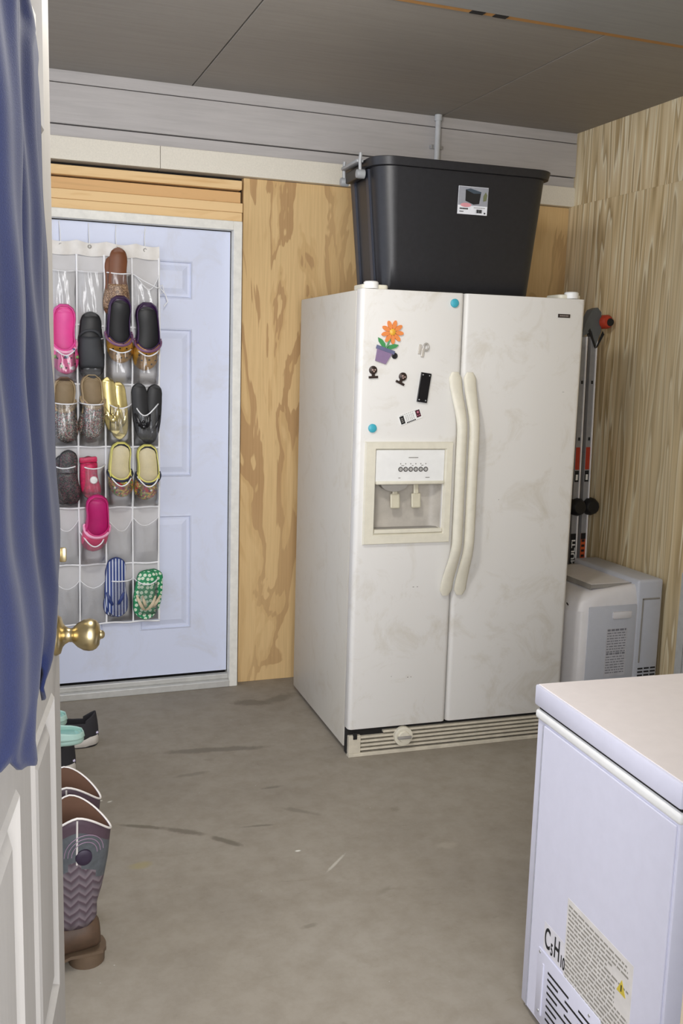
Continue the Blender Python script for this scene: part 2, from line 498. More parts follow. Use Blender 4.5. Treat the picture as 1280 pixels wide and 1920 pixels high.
# ---- back door (exterior, six raised panels)
X0, X1 = .10, 1.012
door2 = struct('door_2', B(X0, X1, 4.118, 4.15, .064, 1.958), m_doorwhite)
def raised_panel(bm, a, b, z0, z1, y, ay=1, d=.006, w=.022):
    """moulded panel in the x,z plane facing -y"""
    L = [(a, b, z0, z1, 0), (a+.006, b-.006, z0+.006, z1-.006, -d*.6), (a+w*.5, b-w*.5, z0+w*.5, z1-w*.5, d),
         (a+w, b-w, z0+w, z1-w, d), (a+w+.022, b-w-.022, z0+w+.022, z1-w-.022, -d*.3)]
    R = []
    for (p, q, r, s, e) in L:
        R.append([bm.verts.new((p, y+e, r)), bm.verts.new((q, y+e, r)), bm.verts.new((q, y+e, s)), bm.verts.new((p, y+e, s))])
    for A, C in zip(R, R[1:]):
        for i in range(4):
            bm.faces.new((A[i], A[(i+1) % 4], C[(i+1) % 4], C[i]))
    bm.faces.new(R[-1])
def panel_face(bm, cols, rows, x0, x1, z0, z1, y, d=.006, w=.022):
    """front skin of a door with openings filled by raised panels"""
    xs = [x0]; zs = [z0]
    for a, b in cols: xs += [a, b]
    for a, b in rows: zs += [a, b]
    xs.append(x1); zs.append(z1)
    for i in range(len(xs)-1):
        for j in range(len(zs)-1):
            if i % 2 == 1 and j % 2 == 1:
                raised_panel(bm, xs[i], xs[i+1], zs[j], zs[j+1], y, d=d, w=w)
            else:
                bm.faces.new([bm.verts.new(p) for p in ((xs[i], y, zs[j]), (xs[i+1], y, zs[j]), (xs[i+1], y, zs[j+1]), (xs[i], y, zs[j+1]))])
bm = bmesh.new()
panel_face(bm, [(.257, .48), (.63, .853)], [(.27, .772), (.935, 1.555), (1.675, 1.83)], X0, X1, .064, 1.958, 4.110, d=.0055, w=.020)
for a in ((X0, X0, .064, 1.958), (X1, X1, .064, 1.958)):
    bm.faces.new([bm.verts.new(p) for p in ((a[0], 4.110, a[2]), (a[0], 4.118, a[2]), (a[0], 4.118, a[3]), (a[0], 4.110, a[3]))])
for z in (.064, 1.958):
    bm.faces.new([bm.verts.new(p) for p in ((X0, 4.110, z), (X1, 4.110, z), (X1, 4.118, z), (X0, 4.118, z))])
bmesh.ops.remove_doubles(bm, verts=bm.verts, dist=1e-5)
put('door_skin', bm, m_doorwhite, door2)
put('door_frame', BS([(1.016, 1.052, 4.064, 4.15, 0, 1.998), (.06, .096, 4.064, 4.15, 0, 1.998), (.096, 1.016, 4.064, 4.15, 1.962, 1.998),
                      ], .002, 1), m_jamb, door2)
put('door_threshold', BS([(.096, 1.016, 4.062, 4.15, 0, .030), (.096, 1.016, 4.088, 4.118, .030, .052)], .003, 2), m_sill, door2)
put('weather_strip', BS([(1.012, 1.016, 4.112, 4.122, .06, 1.962), (X0, 1.016, 4.112, 4.122, 1.958, 1.962)]), m_dark, door2)

# ---- interior door, standing open at the left
DA = math.radians(10.8)
door1 = bpy.data.objects.new('door_1', None); COL.objects.link(door1); door1['kind'] = 'structure'
door1.location = (-.032, .869, 0); door1.rotation_euler = (0, 0, PI/2-DA)   # local x runs along the door, -y is the visible face
bm = bmesh.new()
panel_face(bm, [(.115, .345), (.465, .700)], [(.40, .912), (1.12, 1.62), (1.76, 1.96)], 0, .812, .08, 2.11, 0, d=.009, w=.030)
bm2 = bm
for (a, b, c, d) in (((0, .08), (0, 2.11), 0, 0), ((.812, .08), (.812, 2.11), 0, 0), ((0, .08), (.812, .08), 0, 0), ((0, 2.11), (.812, 2.11), 0, 0)):
    bm.faces.new([bm.verts.new(p) for p in ((a[0], 0, a[1]), (b[0], 0, b[1]), (b[0], .038, b[1]), (a[0], .038, a[1]))])
bm.faces.new([bm.verts.new(p) for p in ((0, .038, .08), (.812, .038, .08), (.812, .038, 2.11), (0, .038, 2.11))])
bmesh.ops.remove_doubles(bm, verts=bm.verts, dist=1e-5)
put('door_leaf', bm, m_indoor, door1)
kz = .988; kx = .762
kn = put('door_knob', lathe([(0, 0), (.0335, 0), (.0335, -.003), (.030, -.009), (.020, -.012), (.015, -.016), (.0115, -.022), (.0115, -.027),
     (.014, -.030), (.020, -.036), (.0255, -.046), (.0268, -.054), (.0262, -.060), (.023, -.066), (.017, -.0705), (.010, -.0715), (.0075, -.0725), (.0065, -.0765), (.0035, -.079), (0, -.0795)], 'Y', 32, c=(kx, 0, kz)), m_brass, door1, smooth=50)
put('deadbolt', lathe([(0, 0), (.028, 0), (.028, -.004), (.024, -.007), (.010, -.008), (.010, -.010), (0, -.0105)], 'Y', 28, c=(kx, 0, kz+.135)), m_brass, door1, smooth=50)
put('thumb_turn', B(kx-.004, kx+.004, -.020, -.008, kz+.123, kz+.147, bev=.003), m_brass, door1, smooth=True)
# ------------------------------------------------------------------ refrigerator
FYW = -math.radians(2.309)
FL = Vector((1.240, 3.174, 0))
def fridge_pt(a, n, z):
    return FL + Vector((cos(FYW)*a - sin(FYW)*n, sin(FYW)*a + cos(FYW)*n, z))
FW, FD, FH, GAP = .876, .775, 1.688, .3885
fr = thing('refrigerator', 'tall off-white side-by-side refrigerator with ice and water dispenser and long bowed handles', 'refrigerator', FL, (0, 0, FYW))
put('cabinet', B(.004, FW-.004, .066, FD, .02, FH, bev=.006), m_fcab, fr, smooth=True)
put('door_gasket', B(.012, FW-.012, .056, .068, .11, FH-.008), m_greyp, fr)
dl = put('freezer_door', vbev(0, GAP-.002, 0, .058, .108, FH+.002, .016, 5, .003), m_frid, fr, smooth=30)
dr = put('fridge_door', vbev(GAP+.002, FW, 0, .058, .108, FH+.002, .016, 5, .003), m_frid, fr, smooth=30)
cut(dl, B(.073, .332, -.05, .046, .842, 1.024))
# dispenser
def frame_bm(x0, x1, z0, z1, ix0, ix1, iz0, iz1, y0, y1):
    bm = bmesh.new()
    def ring(a, b, c, d, y): return [bm.verts.new(p) for p in ((a, y, c), (b, y, c), (b, y, d), (a, y, d))]
    rings = [ring(x0, x1, z0, z1, y1), ring(x0+.004, x1-.004, z0+.004, z1-.004, y0), ring(ix0-.006, ix1+.006, iz0-.006, iz1+.006, y0), ring(ix0, ix1, iz0, iz1, y1)]
    for A, C in zip(rings, rings[1:]):
        for i in range(4): bm.faces.new((A[i], A[(i+1) % 4], C[(i+1) % 4], C[i]))
    return bm
dsp = put('dispenser', frame_bm(.030, .366, .798, 1.166, .073, .334, .838, 1.136, -.012, .001), m_cream, fr, smooth=30)
put('control_panel', B(.073, .334, -.006, .0, 1.024, 1.137, bev=.002), m_white, dsp)
put('lip', B(.073, .334, -.010, .004, 1.014, 1.026, bev=.003), m_cream, dsp, smooth=True)
put('sill_ledge', B(.073, .334, -.009, .03, .838, .852, bev=.002), m_cream, dsp)
bm = bmesh.new()
n_ = 16
def cav(u, v):
    a = PI*u
    x = .2035-.1295*cos(a); y = .004+.040*min(1, sin(a)*1.7)
    return (x, y, .846+.176*v)
grid(cav, n_, 4, bm)
put('cavity', bm, M('grey_cavity', (186, 180, 170), .4, var=.12, scale=18), dsp, smooth=True)
put('ice_chute', prism([(.2035-.07+.052*cos(t*PI/12)-.0+.012, 1.018+.030*sin(-t*PI/12)) for t in range(13)], -.004, .03), m_greyp, dsp)
for x in (.155, .236):
    p = put('paddle', bmesh.new(), m_cream2, dsp)
    bm = bmesh.new(); box(bm, x-.018, x+.018, .016, .022, .925, .978)
    box(bm, x-.010, x+.010, .014, .022, .975, 1.015)
    bmesh.ops.bevel(bm, geom=bm.edges[:], offset=.004, segments=2, profile=.5, affect='EDGES')
    bmesh.ops.rotate(bm, verts=bm.verts, cent=(x, .02, 1.01), matrix=Matrix.Rotation(math.radians(-7), 3, 'X'))
    bm.to_mesh(p.data); bm.free()
for k in range(6):
    x = .165+.0193*k
    b = put('button', lathe([(0, -.0075), (.0060, -.0075), (.0060, -.006)], 'Y', 18, c=(x, 0, 1.068)), M('button_grey', (176, 174, 170), .5), dsp)
    put('button_ring', tube([(x+.0072*cos(t*PI/10), -.0068, 1.068+.0072*sin(t*PI/10)) for t in range(20)], .0017, 6, closed=True), M('button_ring', (70, 68, 66), .5), b)
bm = bmesh.new()
for x0, x1, z, h in [(.195, .232, 1.108, .0035)]:
    for i in range(11):
        x = x0+(x1-x0)*i/11; box(bm, x, x+.0024, -.0064, -.0058, z, z+h)
put('panel_caption', bm, m_greyink, dsp)
for k in range(6):
    put('button_symbol', B(.163+.0193*k, .1665+.0193*k, -.0064, -.0058, 1.086, 1.0895), m_greyink, dsp)
for x0, x1, z in [(.168, .178, 1.080), (.208, .214, 1.080), (.244, .252, 1.081), (.158, .166, 1.036), (.262, .278, 1.037)]:
    put('panel_word', B(x0, x1, -.0064, -.0058, z, z+.0022), m_greyink, dsp)
put('drip_tray', B(.085, .325, .004, .044, .846, .853, bev=.001), m_greyp, dsp)
# handles
def handle(cx, bow, side):
    bm = bmesh.new(); secs = []
    N_ = 40
    for i in range(N_+1):
        t = i/N_; z = .600+.815*t
        e = min(t, 1-t)
        k = min(1, e/.26); k = k*k*(3-2*k)
        y = -.010-.046*k
        wd = (.0245-.0055*k)*(min(1, e/.022+.25)**.5)
        th = .0085+.0045*k
        if e < .02: th *= .55+.45*e/.02
        x = cx+bow*k
        secs.append([(x+wd*cos(2*PI*j/16), y+th*sin(2*PI*j/16), z) for j in range(16)])
    return loft(secs, bm)
put('door_handle', handle(GAP-.030, .016, -1), m_cream, dl, smooth=True)
put('door_handle', handle(GAP+.027, .007, 1), m_cream, dr, smooth=True)
# hinge covers
for (a, b) in ((-.0, .115), (.765, .876)):
    bm = vbev(a+.012, b-.006, .020, .130, FH, FH+.018, .02, 5, .004)
    h = put('hinge_cover', bm, m_cream, fr, smooth=True)
    put('hinge_pin_cap', lathe([(.026, FH+.004), (.026, FH+.024), (.022, FH+.028), (0, FH+.029)], 'Z', 24, c=((a+.045 if a < .3 else b-.045), .030, 0)), m_white, h, smooth=40)
# toe grille
g = put('toe_grille', B(.006, FW-.004, .020, .060, .004, .100, bev=.003), m_dark, fr)
bm = bmesh.new()
box(bm, .006, FW-.004, .004, .030, .000, .014); box(bm, .006, .052, .004, .030, .014, .082)
box(bm, FW-.04, FW-.004, .004, .030, .014, .094)
for k in range(5):
    z = .022+.0155*k
    if k < 4: box(bm, .052, FW-.04, .005, .030, z, z+.0085)
    else: box(bm, .140, FW-.04, .005, .030, z, z+.0085)
bmesh.ops.bevel(bm, geom=bm.edges[:], offset=.0015, segments=1, affect='EDGES')
put('louvre_slats', bm, M('grille_plastic', (206, 198, 180), .5, var=.1), g)
put('filter_cap', lathe([(0, -.014), (.020, -.014), (.022, -.006), (.030, -.008), (.036, -.006), (.037, .01)], 'Y', 32, c=(.218, 0, .066)), M('filter_cap_cream', (222, 216, 198), .45), g, smooth=40)
put('filter_grip', B(.190, .245, -.022, -.010, .060, .071, bev=.004), m_greyp, g, smooth=True)
put('end_cap_slot', B(.022, .036, .0, .008, .070, .094), m_dark, g)  # dark block standing in for the open slot of the left end cap
# badge
bd = put('badge', B(.762, .812, -.003, 0, 1.621, 1.634, bev=.001), M('badge_metal', (60, 52, 50), .35, .3), dr)
bm = bmesh.new()
for i in range(7): box(bm, .769+.0052*i, .7725+.0052*i, -.0034, -.003, 1.6250, 1.6300)
put('badge_print', bm, M('badge_print', (150, 140, 135), .4), bd)
# scratches on the doors
for (a, z, l, h) in [(.232, .634, .006, .002), (.248, .634, .005, .002), (.16, .300, .003, .002), (.225, .292, .004, .003), (.238, .292, .003, .003), (.8, 1.35, .008, .001), (.56, .95, .003, .002)]:
    put('chip_mark', B(a, a+l, -.0002, .0, z, z+h), m_greyink, dl if a < GAP else dr)

# ------------------------------------------------------------------ magnets on the left door
def mag(name, bm, mat, a, z, label, roll=0, parent=None, group=None, smooth=False):
    o = put(name, bm, mat, smooth=smooth)
    p = fridge_pt(a, -.0006, z); o.location = p; o.rotation_euler = (0, roll, FYW)
    if label: tag(o, label, 'magnet', group)
    return o
teal = M('teal_plastic', (66, 170, 190), .4)
for a, z, lb in ((.347, 1.654, 'small round teal magnet near the top right corner of the left refrigerator door'),
                 (.055, 1.213, 'small round teal magnet low on the left door, above the dispenser corner')):
    mag('round_magnet', lathe([(0, -.008), (.0125, -.008), (.015, -.006), (.015, 0), (0, 0)], 'Y', 28), teal, a, z, lb, group='teal round magnets', smooth=40)
mag('round_magnet', lathe([(0, -.006), (.005, -.006), (.0055, -.005), (.008, -.0055), (.0105, -.004), (.0105, 0), (0, 0)], 'Y', 24), m_black, .1285, 1.465, 'tiny round black magnet beside the purple flowerpot magnet', smooth=40)
# potted flower
fm = thing('flower_magnet', 'orange daisy in a purple pot fridge magnet, leaning right', 'magnet', fridge_pt(.080, -.0006, 1.440), (0, .30, FYW))
pot = [(-.024, 0), (.016, 0), (.026, .040), (.032, .040), (.032, .052), (-.034, .052), (-.034, .040), (-.030, .040)]
put('flowerpot', prism(pot, -.006, 0), M('purple_resin', (140, 118, 152), .4), fm)
put('pot_rim', prism([(-.036, .041), (.034, .041), (.034, .053), (-.036, .053)], -.0075, -.002), M('blue_grey_resin', (104, 108, 140), .4), fm)
gl_ = M('green_resin', (70, 148, 88), .4)
put('stem', tube([(0, -.004, .05), (.002, -.004, .07), (.004, -.004, .086)], .003, 8), gl_, fm, smooth=True)
for s in (-1, 1):
    put('leaf', prism([(s*.002, .050), (s*.014, .052), (s*.034, .066), (s*.040, .078), (s*.024, .076), (s*.008, .066)], -.006, -.001), gl_, fm)
fo = M('orange_resin', (232, 140, 76), .4)
for k in range(9):
    a = 2*PI*k/9+.2
    c = Vector((.004+.026*cos(a), 0, .112+.026*sin(a)))
    pts = [(c.x+.0155*cos(a)*cos(t)-.0075*sin(a)*sin(t), c.z+.0155*sin(a)*cos(t)+.0075*cos(a)*sin(t)) for t in [2*PI*q/14 for q in range(14)]]
    put('petal', prism(pts, -.006-.0006*(k % 2), -.001), fo, fm)
put('flower_centre', lathe([(0, -.010), (.008, -.009), (.0115, -.006), (.0115, -.002)], 'Y', 20, c=(.004, 0, .112)), M('yellow_resin', (232, 176, 60), .4), fm, smooth=True)
# clear clip
cl = thing('clip_magnet', 'small translucent grey clip magnet left of the door centre', 'magnet', fridge_pt(.232, -.0006, 1.466), (0, .12, FYW))
m_clear = M('smoky_plastic', (196, 190, 180), .2)
put('clip_body', B(-.007, .004, -.007, 0, -.002, .030, bev=.002), m_clear, cl)
put('clip_ring', tube([(.008+.009*cos(t*PI/8), -.005, .034+.012*sin(t*PI/8)) for t in range(16)], .0035, 8, closed=True), M('smoky_ring', (176, 172, 164), .25), cl, smooth=True)
put('clip_tab', B(-.018, -.008, -.004, 0, .006, .040, bev=.001), m_clear, cl)
# two little round-headed figures on bars
br = M('bronze_brown', (58, 46, 42), .4, .3); brl = M('pale_bronze', (176, 150, 140), .4)  # dark brown bodies, paler brown face discs
for a, z, roll, lb in ((.052, 1.390, -.06, 'small dark brown round-headed magnet on a bar, near the left door edge'),
                       (.152, 1.372, .42, 'dark brown round-headed magnet on a tilted bar, left of the black plaque')):
    f = thing('figure_magnet', lb, 'magnet', fridge_pt(a, -.0006, z), (0, roll, FYW), 'brown figure magnets')
    put('bar', B(-.017, .017, -.006, 0, -.004, .004, bev=.001), br, f)
    put('neck', B(-.005, .005, -.006, 0, .003, .012), br, f)
    hd = put('head', lathe([(0, -.010), (.008, -.009), (.0145, -.005), (.0145, 0), (0, 0)], 'Y', 22, c=(0, 0, .024)), br, f, smooth=True)
    bm = bmesh.new()
    disc(-.004, .025, .0032, -.0112, -.0095, 12, bm); disc(.005, .025, .0028, -.0112, -.0095, 12, bm); disc(.0005, .019, .0026, -.0112, -.0092, 12, bm)
    put('face_mark', bm, brl, hd)
pq = thing('plaque_magnet', 'black upright rectangular magnet with four silver corner studs', 'magnet', fridge_pt(.243, -.0006, 1.357), (0, .13, FYW))
put('plaque', vbev(-.019, .019, -.008, 0, -.052, .052, .001), M('black_gloss', (18, 17, 22), .3), pq)
for sx in (-1, 1):
    for sz in (-1, 1):
        put('stud', lathe([(0, -.0098), (.0022, -.0092), (.0028, -.008)], 'Y', 12, c=(sx*.0125, 0, sz*.044)), m_alu, pq)
cd = thing('card_magnet', 'tilted white card magnet with a black block and a dark red block', 'magnet', fridge_pt(.196, -.0006, 1.254), (0, -.36, FYW))
put('card', B(-.043, .043, -.002, 0, -.018, .017), m_white, cd)
put('black_block', B(-.040, -.024, -.0026, -.0018, -.015, .013), m_ink, cd)
bm = bmesh.new()
for k in range(3): box(bm, -.036, -.029, -.0029, -.0025, -.009+.006*k, -.006+.006*k)
put('block_print', bm, m_greyp, cd)
put('red_block', B(.023, .040, -.0026, -.0018, -.012, .014), M('dark_red_print', (70, 20, 36), .5), cd)
bm = bmesh.new(); disc(.0315, .006, .004, -.0029, -.0025, 12, bm); disc(.028, -.005, .002, -.0029, -.0025, 10, bm); disc(.035, -.005, .002, -.0029, -.0025, 10, bm)
put('red_block_print', bm, M('pink_print', (190, 120, 140), .5), cd)
bm = bmesh.new()
for k in range(5):
    for i in range(5):
        box(bm, -.018+.007*i+random.uniform(0, .002), -.014+.007*i, -.0024, -.0019, -.010+.0045*k, -.0085+.0045*k)
for i in range(9): box(bm, -.034+.0075*i, -.030+.0075*i, -.0024, -.0019, .0145, .0158)
put('card_text', bm, m_greyink, cd)
bm = bmesh.new()
for i in range(6): box(bm, -.018+.006*i, -.0135+.006*i, -.0026, -.0019, -.0175, -.0135)
put('card_caption', bm, m_ink, cd)

# ------------------------------------------------------------------ storage tote on top
TO = fridge_pt(0, 0, FH+.001)
tt = thing('storage_tote', 'large open black plastic storage tote sitting on top of the refrigerator', 'storage bin', TO, (0, 0, FYW))
def rrect(x0, x1, y0, y1, r, z, seg=8):
    P = []
    for cx, cy, a0 in ((x1-r, y1-r, 0), (x0+r, y1-r, PI/2), (x0+r, y0+r, PI), (x1-r, y0+r, 1.5*PI)):
        for k in range(seg+1):
            a = a0+PI/2*k/seg; P.append((cx+r*cos(a), cy+r*sin(a), z))
    return P
TH = .452
def tsec(z, g=0):
    f = z/TH
    return rrect(.108-.042*f-g, .694+.046*f+g, .084-.024*f-g, .400+.030*f+g, .055+.02*f, z)
secs = [tsec(.0, -.012), tsec(.012), tsec(.1), tsec(.3), tsec(TH-.030), tsec(TH-.028, .012), tsec(TH-.002, .015), tsec(TH, .013), tsec(TH, .001), tsec(TH-.03, -.004), tsec(.02, -.004), tsec(.012, -.016)]
tm = M('black_tote_plastic', (31, 31, 35), .42, var=.15, scale=60, bump=.15)
put('tote_body', loft(secs), tm, tt, smooth=50)
# side channels and clip handle on the short side
bm = bmesh.new()
for y in (.150, .300):
    loft([[(.108-.042*f-.008, y, z), (.108-.042*f+.01, y, z), (.108-.042*f+.01, y+.025, z), (.108-.042*f-.008, y+.025, z)] for z, f in ((.02, .02/.452), (.42, .42/.452))], bm)
ch = put('side_rib', bm, M('dark_blue_grey_plastic', (44, 48, 60), .4), tt)
bmesh_ = None
m_latch = M('grey_latch', (150, 152, 154), .4)
lt = put('latch_handle', B(.020, .046, .150, .330, TH-.012, TH+.000, bev=.004), m_latch, tt, smooth=True)
for y in (.150, .330):
    put('latch_arm', tube([(.034, y, TH+.020), (.032, y, TH-.01), (.034, y, TH-.045)], .006, 8), m_latch, lt, smooth=True)
    put('latch_pivot', lathe([(0, .020), (.014, .022), (.016, .030), (.016, .050)], 'X', 20, c=(0, y+.004, TH-.050)), m_latch, lt, smooth=True)
put('latch_block', B(.034, .060, .165, .315, TH-.060, TH-.022, bev=.004), m_black, lt)
# paper label with a picture of a tote
lb = thing_ = None
def tote_front(x, z):       # y on the front wall at height z
    return .084-.024*z/TH
lab = put('product_label', B(.373, .489, -.001, .0005, -.0475, .0475, bev=.0005), M('label_white', (226, 228, 234), .5), tt)
lab.location = (0, tote_front(0, .325)-.0012, .328); lab.rotation_euler = (math.radians(3.0), 0, 0)
y0 = -.0016
put('label_photo', B(.374, .488, y0, y0+.0008, -.017, .046), M('label_photo_grey', (150, 152, 160), .5), lab)
put('pictured_tote', prism([(.401, -.002), (.433, -.013), (.455, -.010), (.460, .028), (.432, .026), (.400, .036)], y0-.0006, y0+.0005), M('pictured_black', (28, 28, 30), .5), lab)
put('pictured_lid', prism([(.399, .036), (.418, .041), (.461, .031), (.460, .026), (.432, .024)], y0-.0008, y0+.0005), M('pictured_slate', (64, 76, 88), .5), lab)
put('pictured_plant', prism([(.470, .000), (.482, .002), (.485, .022), (.478, .032), (.470, .018)], y0-.0006, y0+.0005), M('pictured_green', (112, 116, 84), .5), lab)
put('red_oval', prism([(.404+.021*cos(t*PI/10), -.016+.007*sin(t*PI/10)) for t in range(20)], y0-.0010, y0+.0005), M('pale_red_print', (216, 150, 158), .5), lab)
bm = bmesh.new()
for i in range(6): box(bm, .381+.0055*i, .3855+.0055*i, y0-.0003, .0, -.031, -.0265)
for i in range(4): box(bm, .381+.004*i, .384+.004*i, y0-.0003, .0, -.040, -.037)
for i in range(8): box(bm, .446+.0028*i, .4476+.0028*i+.0006*(i % 3), y0-.0003, .0, -.041, -.029)
box(bm, .476, .482, y0-.0003, 0, -.043, -.038)
put('label_print', bm, m_ink, lab)
bm = bmesh.new()
for i in range(9): box(bm, .436+.005*i, .4395+.005*i, y0-.0003, .0, -.0245, -.0225)
put('label_fine_print', bm, m_greyink, lab)

# ------------------------------------------------------------------ conduit
cn = thing('conduit_pipe', 'thin grey conduit pipe running down the siding behind the tote', 'pipe', (1.922, 4.060, 1.55))
put('pipe', lathe([(0, 0), (.0125, 0), (.0125, .960), (0, .960)], 'Z', 20), M('grey_conduit', (188, 190, 192), .5), cn, smooth=True)
put('collar', lathe([(.0125, .935), (.0165, .935), (.0165, .9605), (0, .9605)], 'Z', 20), M('grey_conduit', (188, 190, 192), .5), cn, smooth=40)
put('pipe_strap', B(-.028, .028, .004, .024, .82, .835, bev=.001), m_alu, cn)

# ------------------------------------------------------------------ chest freezer
FZ = thing('chest_freezer', 'white chest freezer with its labelled vented end facing the room', 'freezer', (1.1285, 1.764, 0), (0, 0, -math.radians(4)))
LW, LD = .92, .520
put('freezer_body', B(.004, LW, -LD+.004, -.004, .012, .704, bev=.004), m_freezer, FZ, smooth=30)
ld = put('freezer_lid', B(-.004, LW+.004, -LD-.003, .003, .716, .762, bev=.005), m_freezer, FZ, smooth=30)
put('lid_top', B(.002, LW-.002, -LD+.003, -.003, .7605, .7635, bev=.001), m_lid, ld)
put('lid_gasket', B(.006, LW-.006, -LD+.006, -.006, .700, .720), m_dark, FZ)
put('top_trim', B(-.002, LW, -LD-.001, .001, .686, .708, bev=.008, seg=4), m_white, FZ, smooth=True)
put('end_skin', B(-.0005, .004, -LD+.010, -.040,   .02, .682, bev=.0015), m_freezer, FZ)
put('corner_seam', B(-.0012, .002, -.0390, -.0368,   .02, .682), M('seam_grey', (170, 170, 178), .5), FZ)
for y in (-.03, -LD+.05):
    for x in (.05, LW-.06):
        put('leg', lathe([(.018, 0), (.018, .014)], 'Z', 14, c=(x, y, 0)), m_black, FZ)
# vented cover
vc = put('vent_cover', B(-.0035, 0, -.335, -.082, .028, .193, bev=.0015), m_freezer, FZ, smooth=True)
bm = bmesh.new()
random.seed(3)
for k in range(9):
    z = .158-.0155*k
    x = -.130
    for (l, g) in (((.088, .03), (.07, 0)), ((.045, .02), (.10, 0)))[k % 2]:
        a = x
        box(bm, -.0042, -.0030, a-l, a, z, z+.0048); x -= l+g+.01
put('vent_slots', bm, m_dark, vc)
put('pressed_rib', B(-.0055, -.003, -.112, -.106, .045, .168, bev=.001), m_freezer, vc)
for (y, z) in ((-.092, .186), (-.298, .178), (-.098, .05)):
    put('screw', lathe([(0, -.0055), (.003, -.005), (.0035, -.0035)], 'X', 12, c=(0, y, z)), m_alu, vc)
# stickers on the end: text runs toward -y
wl = put('warning_label', B(-.0009, 0, -.425, -.186, .120, .366), M('clear_label', (226, 222, 218), .35), FZ)
bm = bmesh.new(); random.seed(11)
for k in range(24):
    z = .350-.0094*k
    y = -.192; end = -.418
    if k < 3: end = -.405-.004*k
    if 3 <= k < 5: end = -.36+.02*(k-3)
    if 6 <= k <= 10: end = -.372
    while y > end:
        l = random.uniform(.006, .024); e = max(y-l, end)
        box(bm, -.0013, -.0006, e, y, z, z+.0040); y = e-.0035
put('warning_text', bm, M('label_text_grey', (150, 146, 138), .6), wl)
put('warning_triangle', loft([[(x, -.378, .290), (x, -.408, .290), (x, -.393, .318)] for x in (-.0016, -.0006)]), M('warning_yellow', (212, 190, 70), .5), wl)
put('triangle_mark', B(-.0020, -.0012, -.3945, -.3915, .295, .308), m_ink, wl)
# C5H10
fl_ = put('formula_label', B(-.0008, 0, -.186, -.098, .197, .262), M('clear_label2', (228, 226, 232), .35), FZ)
def end_text(s, size, y, z):
    R = Matrix(((0, 0, -1, -.0011), (-1, 0, 0, y), (0, 1, 0, z), (0, 0, 0, 1)))
    R = R @ Matrix.Diagonal((.54, 1, 1, 1))
    text('formula_text', s, size, m_ink, fl_, R, .0003)
end_text('C', .066, -.102, .208); end_text('5', .038, -.1290, .203)
end_text('H', .066, -.1425, .208); end_text('10', .038, -.1700, .203)

# ------------------------------------------------------------------ dehumidifier / portable unit by the right wall
AC = thing('portable_air_conditioner', 'pale grey portable air conditioner standing in the corner right of the refrigerator', 'air conditioner', (2.19, 3.20, 0))
def acsec(z, k):
    # plan outline: front (-x side) rounded
    x0 = .0+.05*k; x1 = .40
    r = .095
    P = []
    y0, y1 = .0+.012*k, .46-.012*k
    for cx, cy, a0, rr in ((x1-.02, y1-.02, 0, .02), (x0+r, y1-r, PI/2, r), (x0+r, y0+r, PI, r), (x1-.02, y0+.02, 1.5*PI, .02)):
        for q in range(9):
            a = a0+PI/2*q/8; P.append((cx+rr*cos(a), cy+rr*sin(a), z))
    return P
secs = [acsec(.015, .3), acsec(.03, .05), acsec(.12, 0), acsec(.48, 0), acsec(.52, .12), acsec(.555, .45), acsec(.575, .95), acsec(.586, 1.6)]
def slope(P):   # the top falls toward the front
    return [(x, y, z-(max(0, (.40-x))**1.6)*.22*(1 if z > .5 else 0)) for x, y, z in P]
secs = [slope(s) for s in secs]
m_ac = M('ac_white_plastic', (226, 224, 226), .35, var=.02)
m_acg = M('ac_grey_plastic', (196, 199, 208), .4, var=.02)
put('shell', loft(secs), m_ac, AC, smooth=60)
put('rear_shell', B(.300, .425, -.004, .464, .02, .598, bev=.012, seg=3), m_acg, AC, smooth=True)
put('front_panel', B(-.004, .01, .10, .36, .03, .47, bev=.004), m_acg, AC, smooth=True)
put('brand_mark', B(-.0015, .0, -.016, .016, -.003, .003), m_ink, AC, loc=(.0075, .052, .505), rot=(0, 0, math.radians(-22)))
put('side_panel', B(.075, .300, -.0045, .004, .03, .500, bev=.003), m_acg, AC, smooth=True)
tp = put('top_flap', B(.11, .30, .05, .41, .5735, .580, bev=.002), m_ac, AC)
bm = bmesh.new(); box(bm, .105, .109, .045, .415, .560, .5795); box(bm, .105, .30, .041, .045, .565, .5795)
put('flap_seam', bm, m_greyp, tp)
put('side_grip', B(.185, .275, -.009, -.003, .445, .475, bev=.005), m_ac, AC, smooth=True)
put('rear_recess', BS([(.325, .332, -.006, .0, .25, .52), (.325, .41, -.006, .0, .515, .522)], .001, 1), m_greyp, AC)
put('drain_label', B(.160, .262, -.0055, -.004, .205, .405), M('ac_label', (198, 198, 204), .5), AC)
bm = bmesh.new(); random.seed(5)
for k in range(17):
    z = .395-.011*k; x = .166
    e0 = .255
    while x < e0:
        l = random.uniform(.004, .02); box(bm, x, min(x+l, e0), -.0060, -.005, z, z+.004+(.004 if k in (0, 9) else 0)); x += l+.004
    if k == 9: pass
put('label_text', bm, M('ac_text', (128, 128, 136), .5), AC)
bm = bmesh.new()
for c in range(3):
    for k in range(14):
        box(bm, .326+.031*c, .350+.031*c, -.0062, -.003, .222-.0145*k, .228-.0145*k)
put('vent_slots', bm, m_dark, AC)

